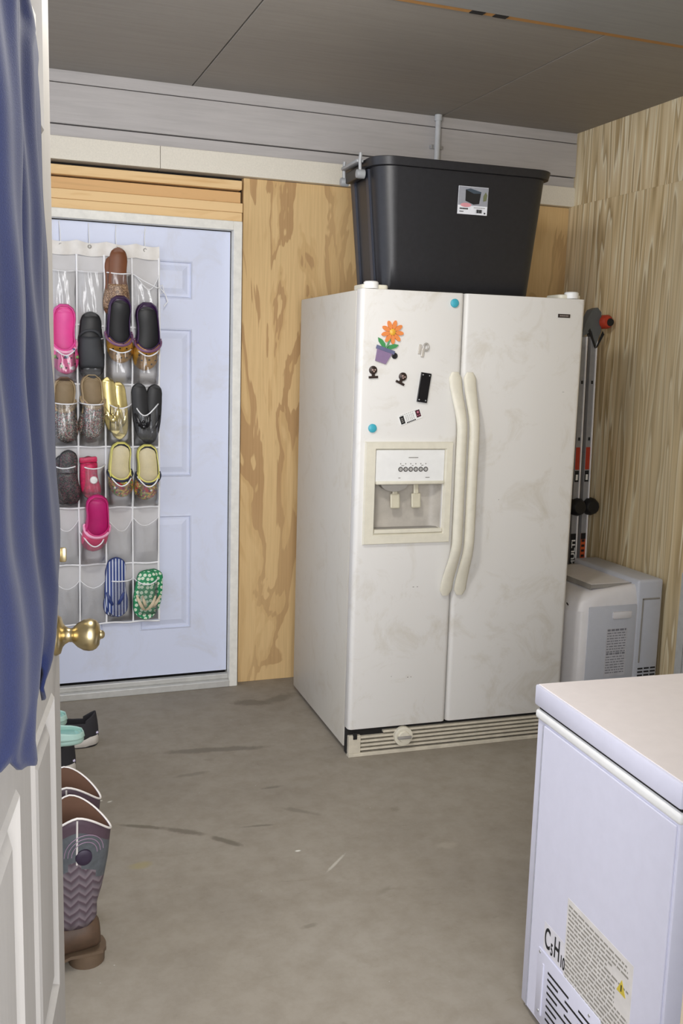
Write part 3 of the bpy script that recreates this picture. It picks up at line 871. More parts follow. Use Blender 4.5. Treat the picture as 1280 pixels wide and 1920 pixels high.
# ------------------------------------------------------------------ folded ladder in the corner
LDR = thing('folding_ladder', 'folded aluminium multi-position ladder standing in the corner behind the refrigerator', 'ladder', (2.522, 3.702, 0), (0, -.0165, 0))
m_rail = M('ladder_aluminium', (186, 188, 190), .4, .55)
m_lred = M('sticker_red', (178, 58, 36), .5); m_lora = M('sticker_orange', (198, 84, 34), .5)
def rail(x, y):
    r = put('rail', BS([(x-.015, x+.015, y-.002, y+.024, .0, 1.575)], .001, 1), M('ladder_rail_grey', (150, 150, 152), .5, .1), LDR)
    put('rail_flange', B(x+.009, x+.015, y-.008, y+.030, .0, 1.575, bev=.001, seg=1), M('ladder_bright', (246, 246, 250), .35), r)
    return r
r1 = rail(0, 0); r2 = rail(.052, 0)
rail(0, .27); rail(.052, .27)
for x in (0, .052):
    for k in range(5):
        put('rung', B(x-.010, x+.010, .02, .275, .16+.30*k, .19+.30*k, bev=.003), m_rail, LDR)
for r, x in ((r1, 0), (r2, .052)):
    put('warning_sticker', B(x-.013, x+.008, -.0035, -.002, .99, 1.09), m_lred, r)
    put('black_sticker', B(x-.013, x+.008, -.0035, -.002, .935, .985), m_ink, r)
    put('sticker_window', B(x-.008, x+.003, -.0040, -.003, .943, .968), m_white, r)
    bm = bmesh.new()
    for z in (1.37, 1.12): box(bm, x-.004, x+.003, -.006, -.002, z, z+.014)
    put('rivet', bm, m_ink, r)
s = put('lettered_sticker', B(-.018, .010, -.0035, -.002, .530, .700), m_ink, r1)
R = Matrix(((0, -1, 0, .006), (0, 0, -1, -.0040), (1, 0, 0, .545), (0, 0, 0, 1)))
text('sticker_text', 'MULTI', .026, m_white, s, R @ Matrix.Diagonal((1.75, 1, 1, 1)), .0003)
s = put('orange_sticker', B(.036, .060, -.0035, -.002, .530, .700), m_lora, r2)
bm = bmesh.new()
for k in range(6): box(bm, .040, .056, -.0040, -.003, .545+.023*k, .556+.023*k)
box(bm, .036, .060, -.0038, -.003, .672, .700)
put('sticker_marks', bm, m_ink, s)
for k, x in enumerate((.0, .068)):
    j = put('hinge_lock', lathe([(0, -.035), (.028, -.034), (.034, -.028), (.041, -.01), (.041, .02), (0, .02)], 'Y', 12, c=(x+.006, 0, .822)), m_black, LDR, smooth=30)
put('top_bracket', prism([(-.022, 1.57), (.030, 1.60), (.052, 1.53), (.078, 1.60), (.075, 1.68), (.055, 1.70), (.028, 1.69), (.0, 1.64)], -.012, .03), M('bracket_grey', (88, 92, 94), .5), LDR)
put('bracket_strap', BS([(-.030, -.020, -.004, .02, 1.46, 1.60)]), m_ink, LDR)
bm = bmesh.new()
prism([(.012, 1.60), (.020, 1.61), (.054, 1.535), (.050, 1.525)], -.014, -.011, bm); prism([(.054, 1.525), (.062, 1.530), (.094, 1.585), (.086, 1.60)], -.014, -.011, bm)
put('bracket_web', bm, m_ink, LDR)
pl = put('end_plug', lathe([(0, -.040), (.022, -.038), (.030, -.028), (.030, .01), (0, .01)], 'Y', 24, c=(.096, 0, 1.640)), m_lred, LDR, smooth=40)
put('plug_insert', lathe([(0, -.043), (.016, -.042), (.018, -.036)], 'Y', 20, c=(.104, 0, 1.638)), m_ink, pl)
#SPLIT
# ------------------------------------------------------------------ blue garment on the open door
def interp(x, T):
    if x <= T[0][0]: return T[0][1]
    for (a, b), (c, d) in zip(T, T[1:]):
        if x <= c: return b+(d-b)*(x-a)/(c-a)
    return T[-1][1]
SR = [(.95, .40), (1.0, .47), (1.03, .49), (1.055, .47), (1.075, .54), (1.09, .60), (1.15, .634), (1.223, .626), (1.396, .584), (1.546, .544), (1.679, .516), (1.73, .498), (1.79, .482), (1.815, .505), (1.835, .480), (1.86, .42), (1.93, .33), (2.06, .20)]
ZB = [(0, 1.09), (.10, 1.055), (.19, 1.035), (.24, 1.028), (.295, 1.018), (.302, 1.070), (.38, 1.080), (.42, 1.048), (.46, 1.028), (.50, 1.05), (.56, 1.072), (.64, 1.066)]
t = NT('blue_cloth')
v = t.mapping((1, 1, 1)); n = t.noise(v, 700, 2, .6); n2 = t.noise(v, 5, 3)
c = t.mix(.6, t.ramp(n, [(.3, lin((18, 23, 52))), (.7, lin((34, 42, 80)))]), t.ramp(n2, [(.3, lin((22, 29, 60))), (.7, lin((30, 39, 74)))]))
t.bump(n, .4, .001)
t.b.inputs['Sheen Weight'].default_value = .08
m_navy = t.done(c, .85, 0, .15)
GZT = 2.065
def garment(u, vv):
    s_nom = -.06+u*.70
    zb = interp(s_nom, ZB)
    zb += .006*sin(u*31)+.003*sin(u*77)
    z = zb+(GZT-zb)*vv
    s = -.06+u*(.06+interp(z, SR))
    e = min(1, (1-u)/.05)
    fold = .0075*sin(u*19+1.3*sin(z*2.2))+.004*sin(u*43+z*3)+.003*sin(z*16+u*9)*max(0, 1.25-z)*2
    d_ = interp(z, SR)-s
    h = .021+.030*d_+.006*max(0, min(1, (1.25-z)/.1))*min(1, d_/.1)+fold*min(1, d_/.22)*.9
    h += .0016*sin(s*61+z*5)*min(1, d_/.1)+.0012*sin(z*37+s*12)
    h *= .15+.85*min(1, max(0, (s+.06)/.16))
    return (s, -max(.006, h), z)
gm = put('hanging_garment', grid(garment, 96, 130), m_navy, None, smooth=180)
thicken(gm, .004, 1)
gm.location = door1.location; gm.rotation_euler = door1.rotation_euler
tag(gm, 'dark blue cloth garment hanging over the open white door at the left edge', 'garment')

# ------------------------------------------------------------------ over-door shoe organiser
OY = 4.092
org = thing('shoe_organizer', 'clear-pocket hanging shoe organizer with white edging on the back door', 'shoe organizer', (.498, OY, 1.10))
ox = .498; oz = 1.10
CX = [.282, .386, .494, .604, .713]
ZT = 1.862
OPEN = [1.764, 1.504, 1.246, .993, .766, .508]
SEAM = [1.556, 1.322, 1.067, .815, .576, .322]
def drift(z): return -.004*(1.86-z)/1.5
put('backing_sheet', grid(lambda u, v: (CX[0]-ox+(CX[4]-CX[0])*u, .006+.002*sin(u*20+v*9), SEAM[-1]-oz+(ZT-SEAM[-1])*v), 24, 40), m_backing, org, smooth=180)
def header(u, v):
    x = CX[0]+(CX[4]-CX[0])*u
    sag = .010*abs(sin(PI*(u*3.7+.1)))
    return (x-ox, -.004-.006*sin(PI*v)+.003*sin(u*40), ZT+.022-sag+(-.055+sag*.4)*(1-v)-oz)
put('header_band', grid(header, 60, 6), M('cream_fabric', (232, 228, 222), .8, var=.05), org, smooth=180)
for i, x in enumerate((.327, .437, .541, .655)):
    zt_ = ZT+.010
    put('grommet', tube([(x-ox+.006*cos(t*PI/8), -.008, zt_-.012-oz+.006*sin(t*PI/8)) for t in range(16)], .002, 6, closed=True), m_greyp, org, smooth=True)
    put('hanging_hook', tube([(x-ox, -.008, zt_-.012-oz), (x-ox-.002, -.004, zt_+.04-oz), (x-ox+.003*(i-1.5), .012, 1.953-oz)], .0016, 6), m_white, org, smooth=True)
for i, x in enumerate(CX):
    put('edge_tape', tube([(x-ox+drift(z)+.0015*sin(z*11+i), -.003, z-oz) for z in [SEAM[-1]+(ZT-.03-SEAM[-1])*k/30 for k in range(31)]], .0042, 8, flat=.5, normal=(0, 1, 0)), m_tape, org, smooth=True)
for z in SEAM:
    put('seam_tape', tube([(CX[0]-ox+(CX[4]-CX[0])*k/30, -.003, z-oz+.002*sin(k*.7+z*9)-(0.004*k/30)) for k in range(31)], .0036, 8, flat=.5, normal=(0, 1, 0)), m_tape, org, smooth=True)
# pocket: depth at middle / at mouth, and mouth sag for each
DEPTH = {}
SAG = {}
full = {(0, 2): .034, (1, 0): .085, (1, 1): .040, (1, 2): .085, (1, 3): .085, (2, 0): .078, (2, 1): .078, (2, 2): .045, (2, 3): .045,
        (3, 0): .040, (3, 1): .050, (3, 2): .082, (3, 3): .082, (4, 1): .082, (5, 2): .030, (5, 3): .036}
sagd = {(0, 0): .004, (0, 1): .002, (0, 3): .055, (1, 0): .036, (1, 2): .020, (1, 3): .030, (2, 0): .004, (2, 2): .02, (2, 3): .045, (3, 0): .010, (3, 1): .012,
        (3, 2): .05, (3, 3): .05, (4, 0): .045, (4, 1): .05, (4, 2): .050, (4, 3): .030, (5, 0): .030, (5, 1): .030, (5, 2): .004, (5, 3): .022}
for r in range(6):
    for c in range(4):
        x0, x1 = CX[c]+.003+drift(OPEN[r]), CX[c+1]-.003+drift(OPEN[r])
        d = full.get((r, c), .012); sg = sagd.get((r, c), .005)
        z0 = SEAM[r]+.003; z1 = OPEN[r]
        z1 -= {(1, 0): .035, (1, 2): .035, (1, 3): .035, (4, 1): .050, (3, 2): .030, (3, 3): .035}.get((r, c), 0)
        side = {(0, 3): .6, (1, 3): -.2, (2, 3): -.7, (4, 2): .35, (3, 0): -.4, (4, 3): -.4}.get((r, c), 0)
        def pk(u, v, x0=x0, x1=x1, d=d, sg=sg, z0=z0, z1=z1, r=r, c=c, side=side):
            s = sin(PI*u)
            p = min(1, v/.25)**.6
            bul = d*(min(1, s*1.5)**.5)*p
            crk = .0016*sin(u*23+v*7+c*2)*(1 if d < .02 else .6)*s
            zz = z0+(z1-z0-sg*s*(1+side*(u-.5)*2)*v**2)*v
            return (x0+(x1-x0)*u-ox, -.004-bul-crk, zz-oz)
        p = put('pocket', grid(pk, 14, 12), m_vinyl, org, smooth=180)
        put('pocket_trim', tube([pk(k/20, 1) for k in range(21)], .0026 if d > .02 else .0017, 6), m_tape, p, smooth=True)
# knotted cord hanging off the upper right pocket
put('loose_cord', tube([(.604-ox+.004, -.012, 1.762-oz), (.64-ox, -.03, 1.740-oz), (.70-ox, -.028, 1.712-oz), (.722-ox, -.02, 1.725-oz), (.730-ox, -.018, 1.70-oz), (.716-ox, -.022, 1.690-oz), (.71-ox, -.024, 1.716-oz), (.735-ox, -.016, 1.690-oz), (.745-ox, -.014, 1.66-oz), (.728-ox, -.02, 1.64-oz)], .0022, 6), m_tape, org, smooth=True)

# ------------------------------------------------------------------ footwear builders (toe at z=0, heel at z=L, sole on y=0, seen from -y)
TT = [(0, .10), (.012, .32), (.04, .58), (.09, .80), (.16, .94), (.26, 1.0), (.38, .95), (.52, .88), (.66, .85), (.78, .86), (.88, .82), (.945, .66), (.982, .40), (1, .10)]
def hw(t, W): return W/2*interp(t, TT)
def cxs(t, W, side): return side*W*(.07*max(0, 1-t/.35)-.05*sin(PI*min(1, max(0, (t-.3)/.5))))
STN = [0, .006, .015, .03, .055, .09, .13, .18, .24, .31, .38, .45, .52, .59, .66, .73, .80, .86, .905, .94, .965, .985, .995, 1]
def sole_bm(L, W, y0, y1, side, sc=1.0, curve=None, bm=None):
    secs = []
    for t in STN:
        h = hw(t, W)*sc; c = cxs(t, W, side); z = L*(.5+(t-.5)*(sc if sc < 1 else 1))
        dy = curve(t) if curve else 0
        r = min(.004, h*.6, abs(y1-y0)*.45)
        a, b = y0+dy, y1+dy
        sgn = 1 if b > a else -1
        secs.append([(c-h+r, a, z), (c+h-r, a, z), (c+h, a+sgn*r, z), (c+h, b-sgn*r, z), (c+h-r, b, z), (c-h+r, b, z), (c-h, b-sgn*r, z), (c-h, a+sgn*r, z)])
    return loft(secs, bm)
def vamp_pt(t, ph, L, W, side, H, base=.018, grow=0.0):
    h = hw(t, W)+grow; c = cxs(t, W, side)
    k = min(1, (t+.012)/.30)**.55
    hh = H*k+grow
    return Vector((c-h*cos(ph), -(base+hh*(max(0, sin(ph))**.75)), L*t))
def root(name, label, cat, x, zb, y, tilt, group, roll=0):
    return thing(name, label, cat, (x, y, zb), (math.radians(tilt), math.radians(roll), 0), group)

def clog(label, x, zb, L, W, side, m_sole, m_in, m_up, m_rim, m_strap, y=OY-.004, tilt=3, roll=0, holes=True, charms=(), group='clogs in the shoe organizer', open_t=.46, H=.046, loc=None, rot=None, name='clog', strap_fold=True):
    if loc is None: o = root(name, label, 'shoe', x, zb, y, tilt, group, roll)
    else: o = thing(name, label, 'shoe', loc, rot, group)
    put('sole', sole_bm(L, W, 0, -.022, side), m_sole, o, smooth=50)
    put('insole', sole_bm(L, W, -.020, -.0245, side, .88), m_in, o, smooth=50)
    # raised wall round the heel
    def wall(u, v):
        # u along outline from left t=.40 over the heel to right
        q = u*2-1
        t = 1-abs(q)**1.15*.60
        tt = min(.999, t); sg = -1 if q < 0 else 1
        h = hw(tt, W)
        if abs(q) < .10: h = hw(.985, W)*abs(q)/.10
        cz = L*(.998 if abs(q) < .10 else tt)
        lift = .016+.022*min(1, abs(q)/.9)**1.5
        inn = 1-.10*v
        return (cxs(tt, W, side)+sg*h*inn, -(.016+lift*v), L*.5+(cz-L*.5)*(1-.03*v))
    wl_ = put('heel_wall', grid(wall, 48, 4), m_rim, o, smooth=180); thicken(wl_, .0035, 0)
    def vp(u, v):
        ph = PI*u
        te = open_t+.13*abs(cos(ph))**2.2
        return vamp_pt(te*v, ph, L, W, side, H)
    up_ = put('upper', grid(vp, 24, 18), m_up, o, smooth=180); thicken(up_, .0035, 0)
    put('upper_rim', tube([vp(k/24, 1) for k in range(25)], .0032, 8), m_rim, up_, smooth=True)
    if holes:
        bm = bmesh.new()
        for (t, a) in ((.10, .5), (.10, .66), (.16, .38), (.17, .56), (.16, .74), (.24, .30), (.25, .47), (.25, .63), (.24, .80), (.32, .38), (.33, .56), (.32, .73)):
            p = vamp_pt(t, PI*a, L, W, side, H, grow=.0022)
            q = vamp_pt(t+.02, PI*a, L, W, side, H, grow=.0022); s_ = vamp_pt(t, PI*a+.1, L, W, side, H, grow=.0022)
            T = (q-p).normalized(); U = (s_-p).normalized(); N_ = T.cross(U).normalized()
            if N_.y > 0: N_ = -N_
            ps = [p+T*.0038*cos(k*PI/5)+U*.0038*sin(k*PI/5)+N_*.0005 for k in range(10)]
            c0 = bm.verts.new(p+N_*.0006); vs_ = [bm.verts.new(z_) for z_ in ps]
            for k in range(10): bm.faces.new((c0, vs_[k], vs_[(k+1) % 10]))
        put('vent_holes', bm, m_dark, up_)
    for (t, a, r_, m_) in charms:
        p = vamp_pt(t, PI*a, L, W, side, H, grow=.003)
        put('shoe_charm', lathe([(0, -.004), (r_*.7, -.003), (r_, 0), (0, .001)], 'Y', 14, c=tuple(p)), m_, up_, smooth=True)
    if strap_fold:
        pts = []
        for k in range(21):
            ph = PI*k/20
            p = vamp_pt(open_t+.12-.15*sin(ph), ph, L, W, side, H, grow=.004); pts.append(p)
        put('heel_strap', tube(pts, .0055, 8, flat=.35, normal=(0, 1, 0)), m_strap, o, smooth=True)
        for k in (0, 20):
            p = pts[k]; put('strap_rivet', lathe([(0, -.004), (.006, -.003), (.007, .003), (0, .004)], 'X', 14, c=tuple(p)), m_strap, o, smooth=True)
    return o

def thong(label, x, zb, L, W, side, m_sole, m_top, m_strap, y=OY-.004, tilt=1, roll=0, group=None, th=.014, ornament=None, name='flip_flop', straps=True):
    o = root(name, label, 'shoe', x, zb, y, tilt, group, roll)
    put('sole', sole_bm(L, W, 0, -th, side), m_sole, o, smooth=50)
    put('footbed', sole_bm(L, W, -th+.001, -th-.0025, side, .97), m_top, o, smooth=50)
    if straps:
        for s in (-1, 1):
            pts = []
            for k in range(11):
                f = k/10
                xx = cxs(.2, W, side)*(1-f)+s*W*.40*f**.8
                pts.append((xx, -(th+.004+.022*sin(PI*f*.9)), L*(.20+.30*f**1.2)))
            put('thong_strap', tube(pts, [.004+.003*sin(PI*k/10) for k in range(11)], 8, flat=.55, normal=(0, 1, 0)), m_strap, o, smooth=True)
    if ornament:
        for i, (dx, dz, r_) in enumerate(((0, 0, .010), (-.016, .010, .008), (.016, .010, .008), (0, .020, .007), (-.026, .024, .006), (.026, .024, .006))):
            put('ornament', lathe([(0, -.006), (r_*.6, -.005), (r_, 0), (0, .001)], 'Y', 12, c=(dx, -(th+.018), L*.26+dz)), ornament, o, smooth=True)
    return o

def slide(label, x, zb, L, W, side, m_sole, m_top, m_band, y=OY-.004, tilt=1, roll=0, group=None, name='slide_sandal', t0=.12, t1=.45, H=.026, backstrap=False):
    o = root(name, label, 'shoe', x, zb, y, tilt, group, roll)
    put('sole', sole_bm(L, W, 0, -.016, side), m_sole, o, smooth=50)
    put('footbed', sole_bm(L, W, -.015, -.0185, side, .95), m_top, o, smooth=50)
    def bp(u, v): return vamp_pt(t0+(t1-t0)*v, PI*u, L, W, side, H, base=.012)
    b = put('band', grid(bp, 20, 8), m_band, o, smooth=180); thicken(b, .003, 0)
    if backstrap:
        put('back_strap', tube([vamp_pt(.60+.12*sin(PI*k/12), PI*k/12, L, W, side, H*.8, base=.012) for k in range(13)], .005, 8, flat=.4, normal=(0, 1, 0)), m_band, o, smooth=True)
    return o

pk1 = M('pink_foam', (232, 78, 158), .45, var=.05); pk2 = M('pink_upper', (226, 92, 150), .4); pkl = M('light_pink_strap', (240, 170, 200), .4)
blk = M('black_foam', (30, 30, 32), .5); bk2 = M('charcoal_foam', (52, 54, 58), .6)
pur = M('dark_purple_foam', (58, 30, 72), .4)
gold = M('gold_upper', (190, 142, 62), .3, .45, var=.35, scale=50)
tan = M('tan_foam', (168, 146, 112), .55); tan2 = M('tan_footbed', (140, 120, 90), .6)
glit = mat_speckle('multicolour_glitter', (150, 140, 124), [(60, 62, 66), (196, 196, 190), (170, 80, 84), (110, 130, 110), (40, 44, 48)], 330, .4, .75)
brown = M('brown_leather', (116, 68, 38), .5); brg = mat_speckle('bronze_glitter', (128, 98, 72), [(158, 126, 96), (92, 66, 48), (180, 150, 120)], 300, .4, .6)
gm_ = M('gold_metallic', (206, 188, 126), .28, .6, var=.1); gm2 = M('gold_bright', (238, 222, 160), .2, .8)
dkg = mat_speckle('dark_glitter', (48, 42, 46), [(30, 28, 32), (84, 72, 76), (110, 60, 70), (70, 80, 70)], 330, .45, .6)
pr = M('crimson_print', (196, 34, 84), .45, var=.35, scale=70); prd = M('dark_crimson', (112, 22, 44), .5)
mc = mat_swirl('rainbow_print', [(40, 60, 110), (196, 60, 60), (70, 140, 90), (230, 200, 70), (190, 70, 110), (60, 150, 170)], 38)
cream_in = M('cream_insole', (212, 200, 166), .55, var=.08)
yel = M('yellow_edge', (222, 214, 120), .4); navy2 = M('navy_rim', (34, 38, 58), .5)
stripe = mat_stripes('blue_white_stripes', (44, 66, 132), (206, 212, 226), 78, 0, .62)
t = NT('green_daisy_print')
vo = t.n.new('ShaderNodeTexVoronoi'); vo.inputs['Scale'].default_value = 52; vo.inputs['Randomness'].default_value = .45
vo.voronoi_dimensions = '2D'
sx2 = t.sep(t.tc.outputs['Object']); cb = t.n.new('ShaderNodeCombineXYZ'); t.link(sx2[0], cb.inputs[0]); t.link(sx2[2], cb.inputs[1]); t.link(cb.outputs[0], vo.inputs['Vector'])
daisy = t.done(t.ramp(vo.outputs['Distance'], [(0, lin((226, 214, 150))), (.10, lin((214, 232, 212))), (.36, lin((36, 138, 88)))], 'CONSTANT'), .5)
wht = M('white_charm', (236, 236, 232), .4); grn = M('green_charm', (120, 150, 90), .4); blu = M('blue_charm', (60, 80, 130), .4)

G1 = 'clogs in the shoe organizer'
clog('bright pink clog with charms and a pink strap in the upper left pocket', .332, 1.362, .272, .104, 1, pk1, pk1, pk2, pk1, pkl, charms=((.12, .38, .008, grn), (.10, .68, .009, wht), (.26, .25, .008, grn), (.27, .52, .008, blu), (.26, .8, .007, grn), (.36, .72, .008, blu)), open_t=0.36, tilt=6)
clog('gold-toed clog with black footbed and purple rim, left one of the gold-toed pair', .546, 1.413, .268, .104, 1, pur, blk, gold, pur, M('purple_strap', (120, 80, 110), .4), open_t=0.33, tilt=12)
clog('gold-toed clog with black footbed and purple rim, right one, nearest the door panel', .655, 1.384, .272, .106, -1, pur, blk, gold, pur, M('purple_strap', (120, 80, 110), .4), open_t=0.33, tilt=7)
clog('tan clog with sparkly speckled toe, left one of its pair at the organizer edge', .331, 1.085, .262, .100, 1, tan, tan2, glit, tan, tan, open_t=.52, holes=False, tilt=1)
clog('tan clog with sparkly speckled toe, right one of its pair, second column', .436, 1.100, .262, .100, -1, tan, tan2, glit, tan, tan, open_t=.52, holes=False, tilt=1)
clog('rainbow-patterned clog with cream footbed, below the gold sandals', .548, .864, .228, .098, 1, navy2, cream_in, mc, yel, navy2, holes=False, charms=((.2, .3, .005, wht), (.3, .6, .005, yel)), open_t=0.36, tilt=6)
clog('rainbow-patterned clog with cream footbed, below the black sandals', .655, .850, .232, .100, -1, navy2, cream_in, mc, yel, navy2, holes=False, charms=((.2, .6, .005, wht), (.28, .3, .005, yel)), open_t=0.36, tilt=6)
clog('deep pink clog in the lower part of the second column, under the red patterned shoe', .440, .642, .240, .104, -1, M('deep_pink', (206, 40, 120), .45), M('magenta_footbed', (190, 30, 112), .5), M('rose_upper', (214, 84, 120), .4), M('deep_pink', (206, 40, 120), .45), pkl, holes=False, roll=3, open_t=0.34, tilt=11)
slide('brown leather slide with bronze glitter band in the top row of the organizer', .546, 1.600, .262, .082, 1, brown, brown, brg, group='brown slides', tilt=0, y=OY-.018)
slide('second brown slide tucked behind the first in the top row, its heel lower left', .528, 1.592, .240, .080, -1, brown, brown, brg, group='brown slides', tilt=0, y=OY-.002)
slide('black slide sandal in the second column beside the pink clog', .436, 1.345, .262, .098, 1, blk, blk, bk2, group='black slides', tilt=0, t0=.15, t1=.62, y=OY-.020, backstrap=True)
slide('second black slide sandal tucked behind the first, its heel slightly lower', .440, 1.338, .235, .098, -1, blk, blk, bk2, group='black slides', tilt=0, y=OY-.002)
thong('gold metallic thong sandal with gold ornament, front one of the gold pair', .528, 1.120, .232, .070, 1, gm_, gm_, gm2, group='gold sandals', roll=-8, ornament=gm2, y=OY-.016, name='thong_sandal')
thong('gold metallic thong sandal, rear one of the gold pair, toe lower right', .553, 1.098, .235, .072, -1, gm_, gm_, gm2, group='gold sandals', roll=-3, y=OY-.001, name='thong_sandal')
thong('shiny black thong sandal with heart-like overlap, front left one of the black pair', .650, 1.090, .240, .076, 1, blk, blk, M('black_gloss', (18, 17, 22), .3), group='black sandals', roll=-7, ornament=M('black_gloss', (18, 17, 22), .3), y=OY-.016, name='thong_sandal')
thong('shiny black thong sandal, rear right one of the black pair', .668, 1.076, .250, .076, -1, blk, blk, M('black_gloss', (18, 17, 22), .3), group='black sandals', roll=6, y=OY-.001, name='thong_sandal')
slide('dark glittery slide in the first column under the tan clogs', .342, .830, .226, .086, 1, blk, dkg, dkg, group='dark glitter slides', y=OY-.016, t0=.04, t1=.60, H=.022)
slide('second dark glittery slide behind the first, its heel to the left', .324, .832, .205, .082, -1, blk, dkg, dkg, group='dark glitter slides', y=OY-.001)
s_ = slide('crimson patterned child shoe with a white oval patch in the second column', .432, .850, .180, .078, 1, prd, pr, pr, group='crimson child shoes', t0=.15, t1=.85, H=.026, y=OY-.010, name='child_shoe', roll=-4)
put('oval_patch', lathe([(0, -.0035), (.013, -.003), (.016, 0), (0, .001)], 'Y', 18, c=(.012, -.040, .085)), wht, s_, smooth=True)
put('ankle_flap', B(-.036, .034, -.026, -.010, .155, .178, bev=.005), pr, s_, smooth=True)
thong('blue and white striped flip-flop in the bottom row', .528, .350, .256, .096, 1, M('navy_rubber', (40, 58, 118), .5), stripe, M('navy_rubber', (40, 58, 118), .5), group='striped flip-flops', y=OY-.012, straps=False)
thong('second blue and white striped flip-flop tucked behind the first', .524, .348, .235, .094, -1, M('navy_rubber', (40, 58, 118), .5), stripe, M('navy_rubber', (40, 58, 118), .5), group='striped flip-flops', y=OY+.002)
thong('green daisy-print flip-flop with pale straps in the bottom right pocket', .640, .332, .215, .100, 1, M('green_rubber', (38, 120, 78), .5), daisy, M('pale_tan_strap', (206, 190, 160), .5), group='green daisy flip-flops', y=OY-.014, roll=5)
thong('second green daisy-print flip-flop behind the first, leaning out to the right', .656, .334, .214, .100, -1, M('green_rubber', (38, 120, 78), .5), daisy, M('pale_tan_strap', (206, 190, 160), .5), group='green daisy flip-flops', y=OY+.002, roll=9)

# ------------------------------------------------------------------ rack, shoes and boots on the floor behind the open door
rk = thing('shoe_rack', 'low black metal shoe rack mostly hidden behind the open door', 'shoe rack', (.02, 3.16, 0))
m_rack = M('rack_black', (22, 20, 20), .5)
for x in (-.23, .12):
    for y in (-.34, .34):
        put('post', B(x, x+.012, y, y+.012, 0, .38, bev=.002), m_rack, rk)
for z in (.212, .36):
    put('shelf', tube([(-.224, -.334, z), (.126, -.334, z), (.126, .346, z), (-.224, .346, z)], .005, 8, closed=True), m_rack, rk, smooth=True)
    for k in range(4):
        put('shelf_rod', tube([(-.15+.10*k, -.334, z), (-.15+.10*k, .346, z)], .004, 8), m_rack, rk, smooth=True)
mint = M('mint_foam', (178, 212, 202), .5, var=.04); mint2 = M('mint_footbed', (156, 206, 200), .5)
# shoes here lie with the toe toward -x and the heel toward the room
def floor_rot(yaw=0): return (-PI/2, 0, -PI/2+math.radians(yaw))
clog('pale mint clog on the rack shelf, nearer one, heel toward the room', 0, 0, .250, .108, 1, mint, mint2, mint, mint, mint, loc=(.045, 3.06, .218), rot=floor_rot(6), group='mint clogs', strap_fold=False)
clog('pale mint clog on the rack shelf, farther one, heel toward the room', 0, 0, .250, .100, -1, mint, mint2, mint, mint, mint, loc=(.005, 3.24, .218), rot=floor_rot(2), group='mint clogs', strap_fold=False)
def sneaker(label, loc, yaw):
    o = thing('sneaker', label, 'shoe', loc, floor_rot(yaw), 'black running shoes')
    L, W = .27, .098
    put('midsole', sole_bm(L, W, 0, -.034, 1, curve=lambda t: -.004*(1 if t > .8 else 0)), M('pale_midsole', (206, 200, 192), .5), o, smooth=50)
    put('outsole', sole_bm(L, W, .001, -.006, 1, .985), m_black, o, smooth=50)
    secs = []
    for i in range(15):
        f = i/14                         # height fraction
        P = []
        for k in range(40):
            a = 2*PI*k/40
            tt_ = .5-.5*cos(a) ; sg = 1 if sin(a) >= 0 else -1
            h = hw(min(.985, max(.02, tt_)), W)*(1 if 0 < tt_ < 1 else 0)*.94
            ht = interp(tt_, [(0, .012), (.15, .030), (.35, .050), (.5, .066), (.62, .060), (.80, .058), (.92, .078), (1, .094)])
            shrink = 1-.30*f**1.6
            zc = tt_*L*.975+.004
            zc = zc-(.010*f**2 if tt_ > .8 else -0.006*f)
            P.append((cxs(tt_, W, 1)+sg*h*abs(sin(a))**.0*shrink*(abs(sin(a))**.35), -(.030+ht*f), zc))
        secs.append(P)
    bm = loft(secs, cap=False)
    u = put('upper', bm, M('sneaker_knit', (44, 42, 46), .8), o, smooth=180); thicken(u, .004, 1)
    put('reflective_strip', B(-.022, .022, -.050, -.043, L*.945, L*.972+.004, bev=.001), M('pale_lilac_strip', (222, 214, 240), .2), u)
    return o
sneaker('black running shoe on the floor by the rack, reflective strip on its heel', (.125, 3.565, .001), 4)
sneaker('black running shoe with pale sole on the floor, mostly hidden under the mint clogs', (.020, 3.33, .001), 3)

m_boot = NT('boot_shaft_stitching')
sx_ = m_boot.sep(m_boot.tc.outputs['Object'])
zig = m_boot.math('MULTIPLY', m_boot.math('PINGPONG', m_boot.math('ADD', sx_[0], m_boot.math('MULTIPLY', m_boot.noise(m_boot.mapping(), 30, 2), .012)), .017), .9)
zz = m_boot.math('FRACT', m_boot.math('MULTIPLY', m_boot.math('ADD', sx_[2], zig), 44))
cz = m_boot.ramp(zz, [(0, lin((80, 62, 72))), (.22, lin((126, 115, 120))), (.6, lin((106, 97, 103))), (.86, lin((88, 75, 82)))])
m_boot = m_boot.done(cz, .6, 0, .3)
bt_teal = M('slate_teal_leather', (84, 88, 92), .6, var=.2, scale=60); bt_pur = M('mauve_leather', (80, 62, 72), .6, var=.1)
bt_br = M('worn_brown_leather', (80, 60, 44), .6, var=.25, scale=30); bt_in = M('brown_lining', (104, 74, 56), .7)
pipe_w = M('white_piping', (226, 220, 214), .5); bt_sole = M('boot_sole', (98, 80, 62), .6)
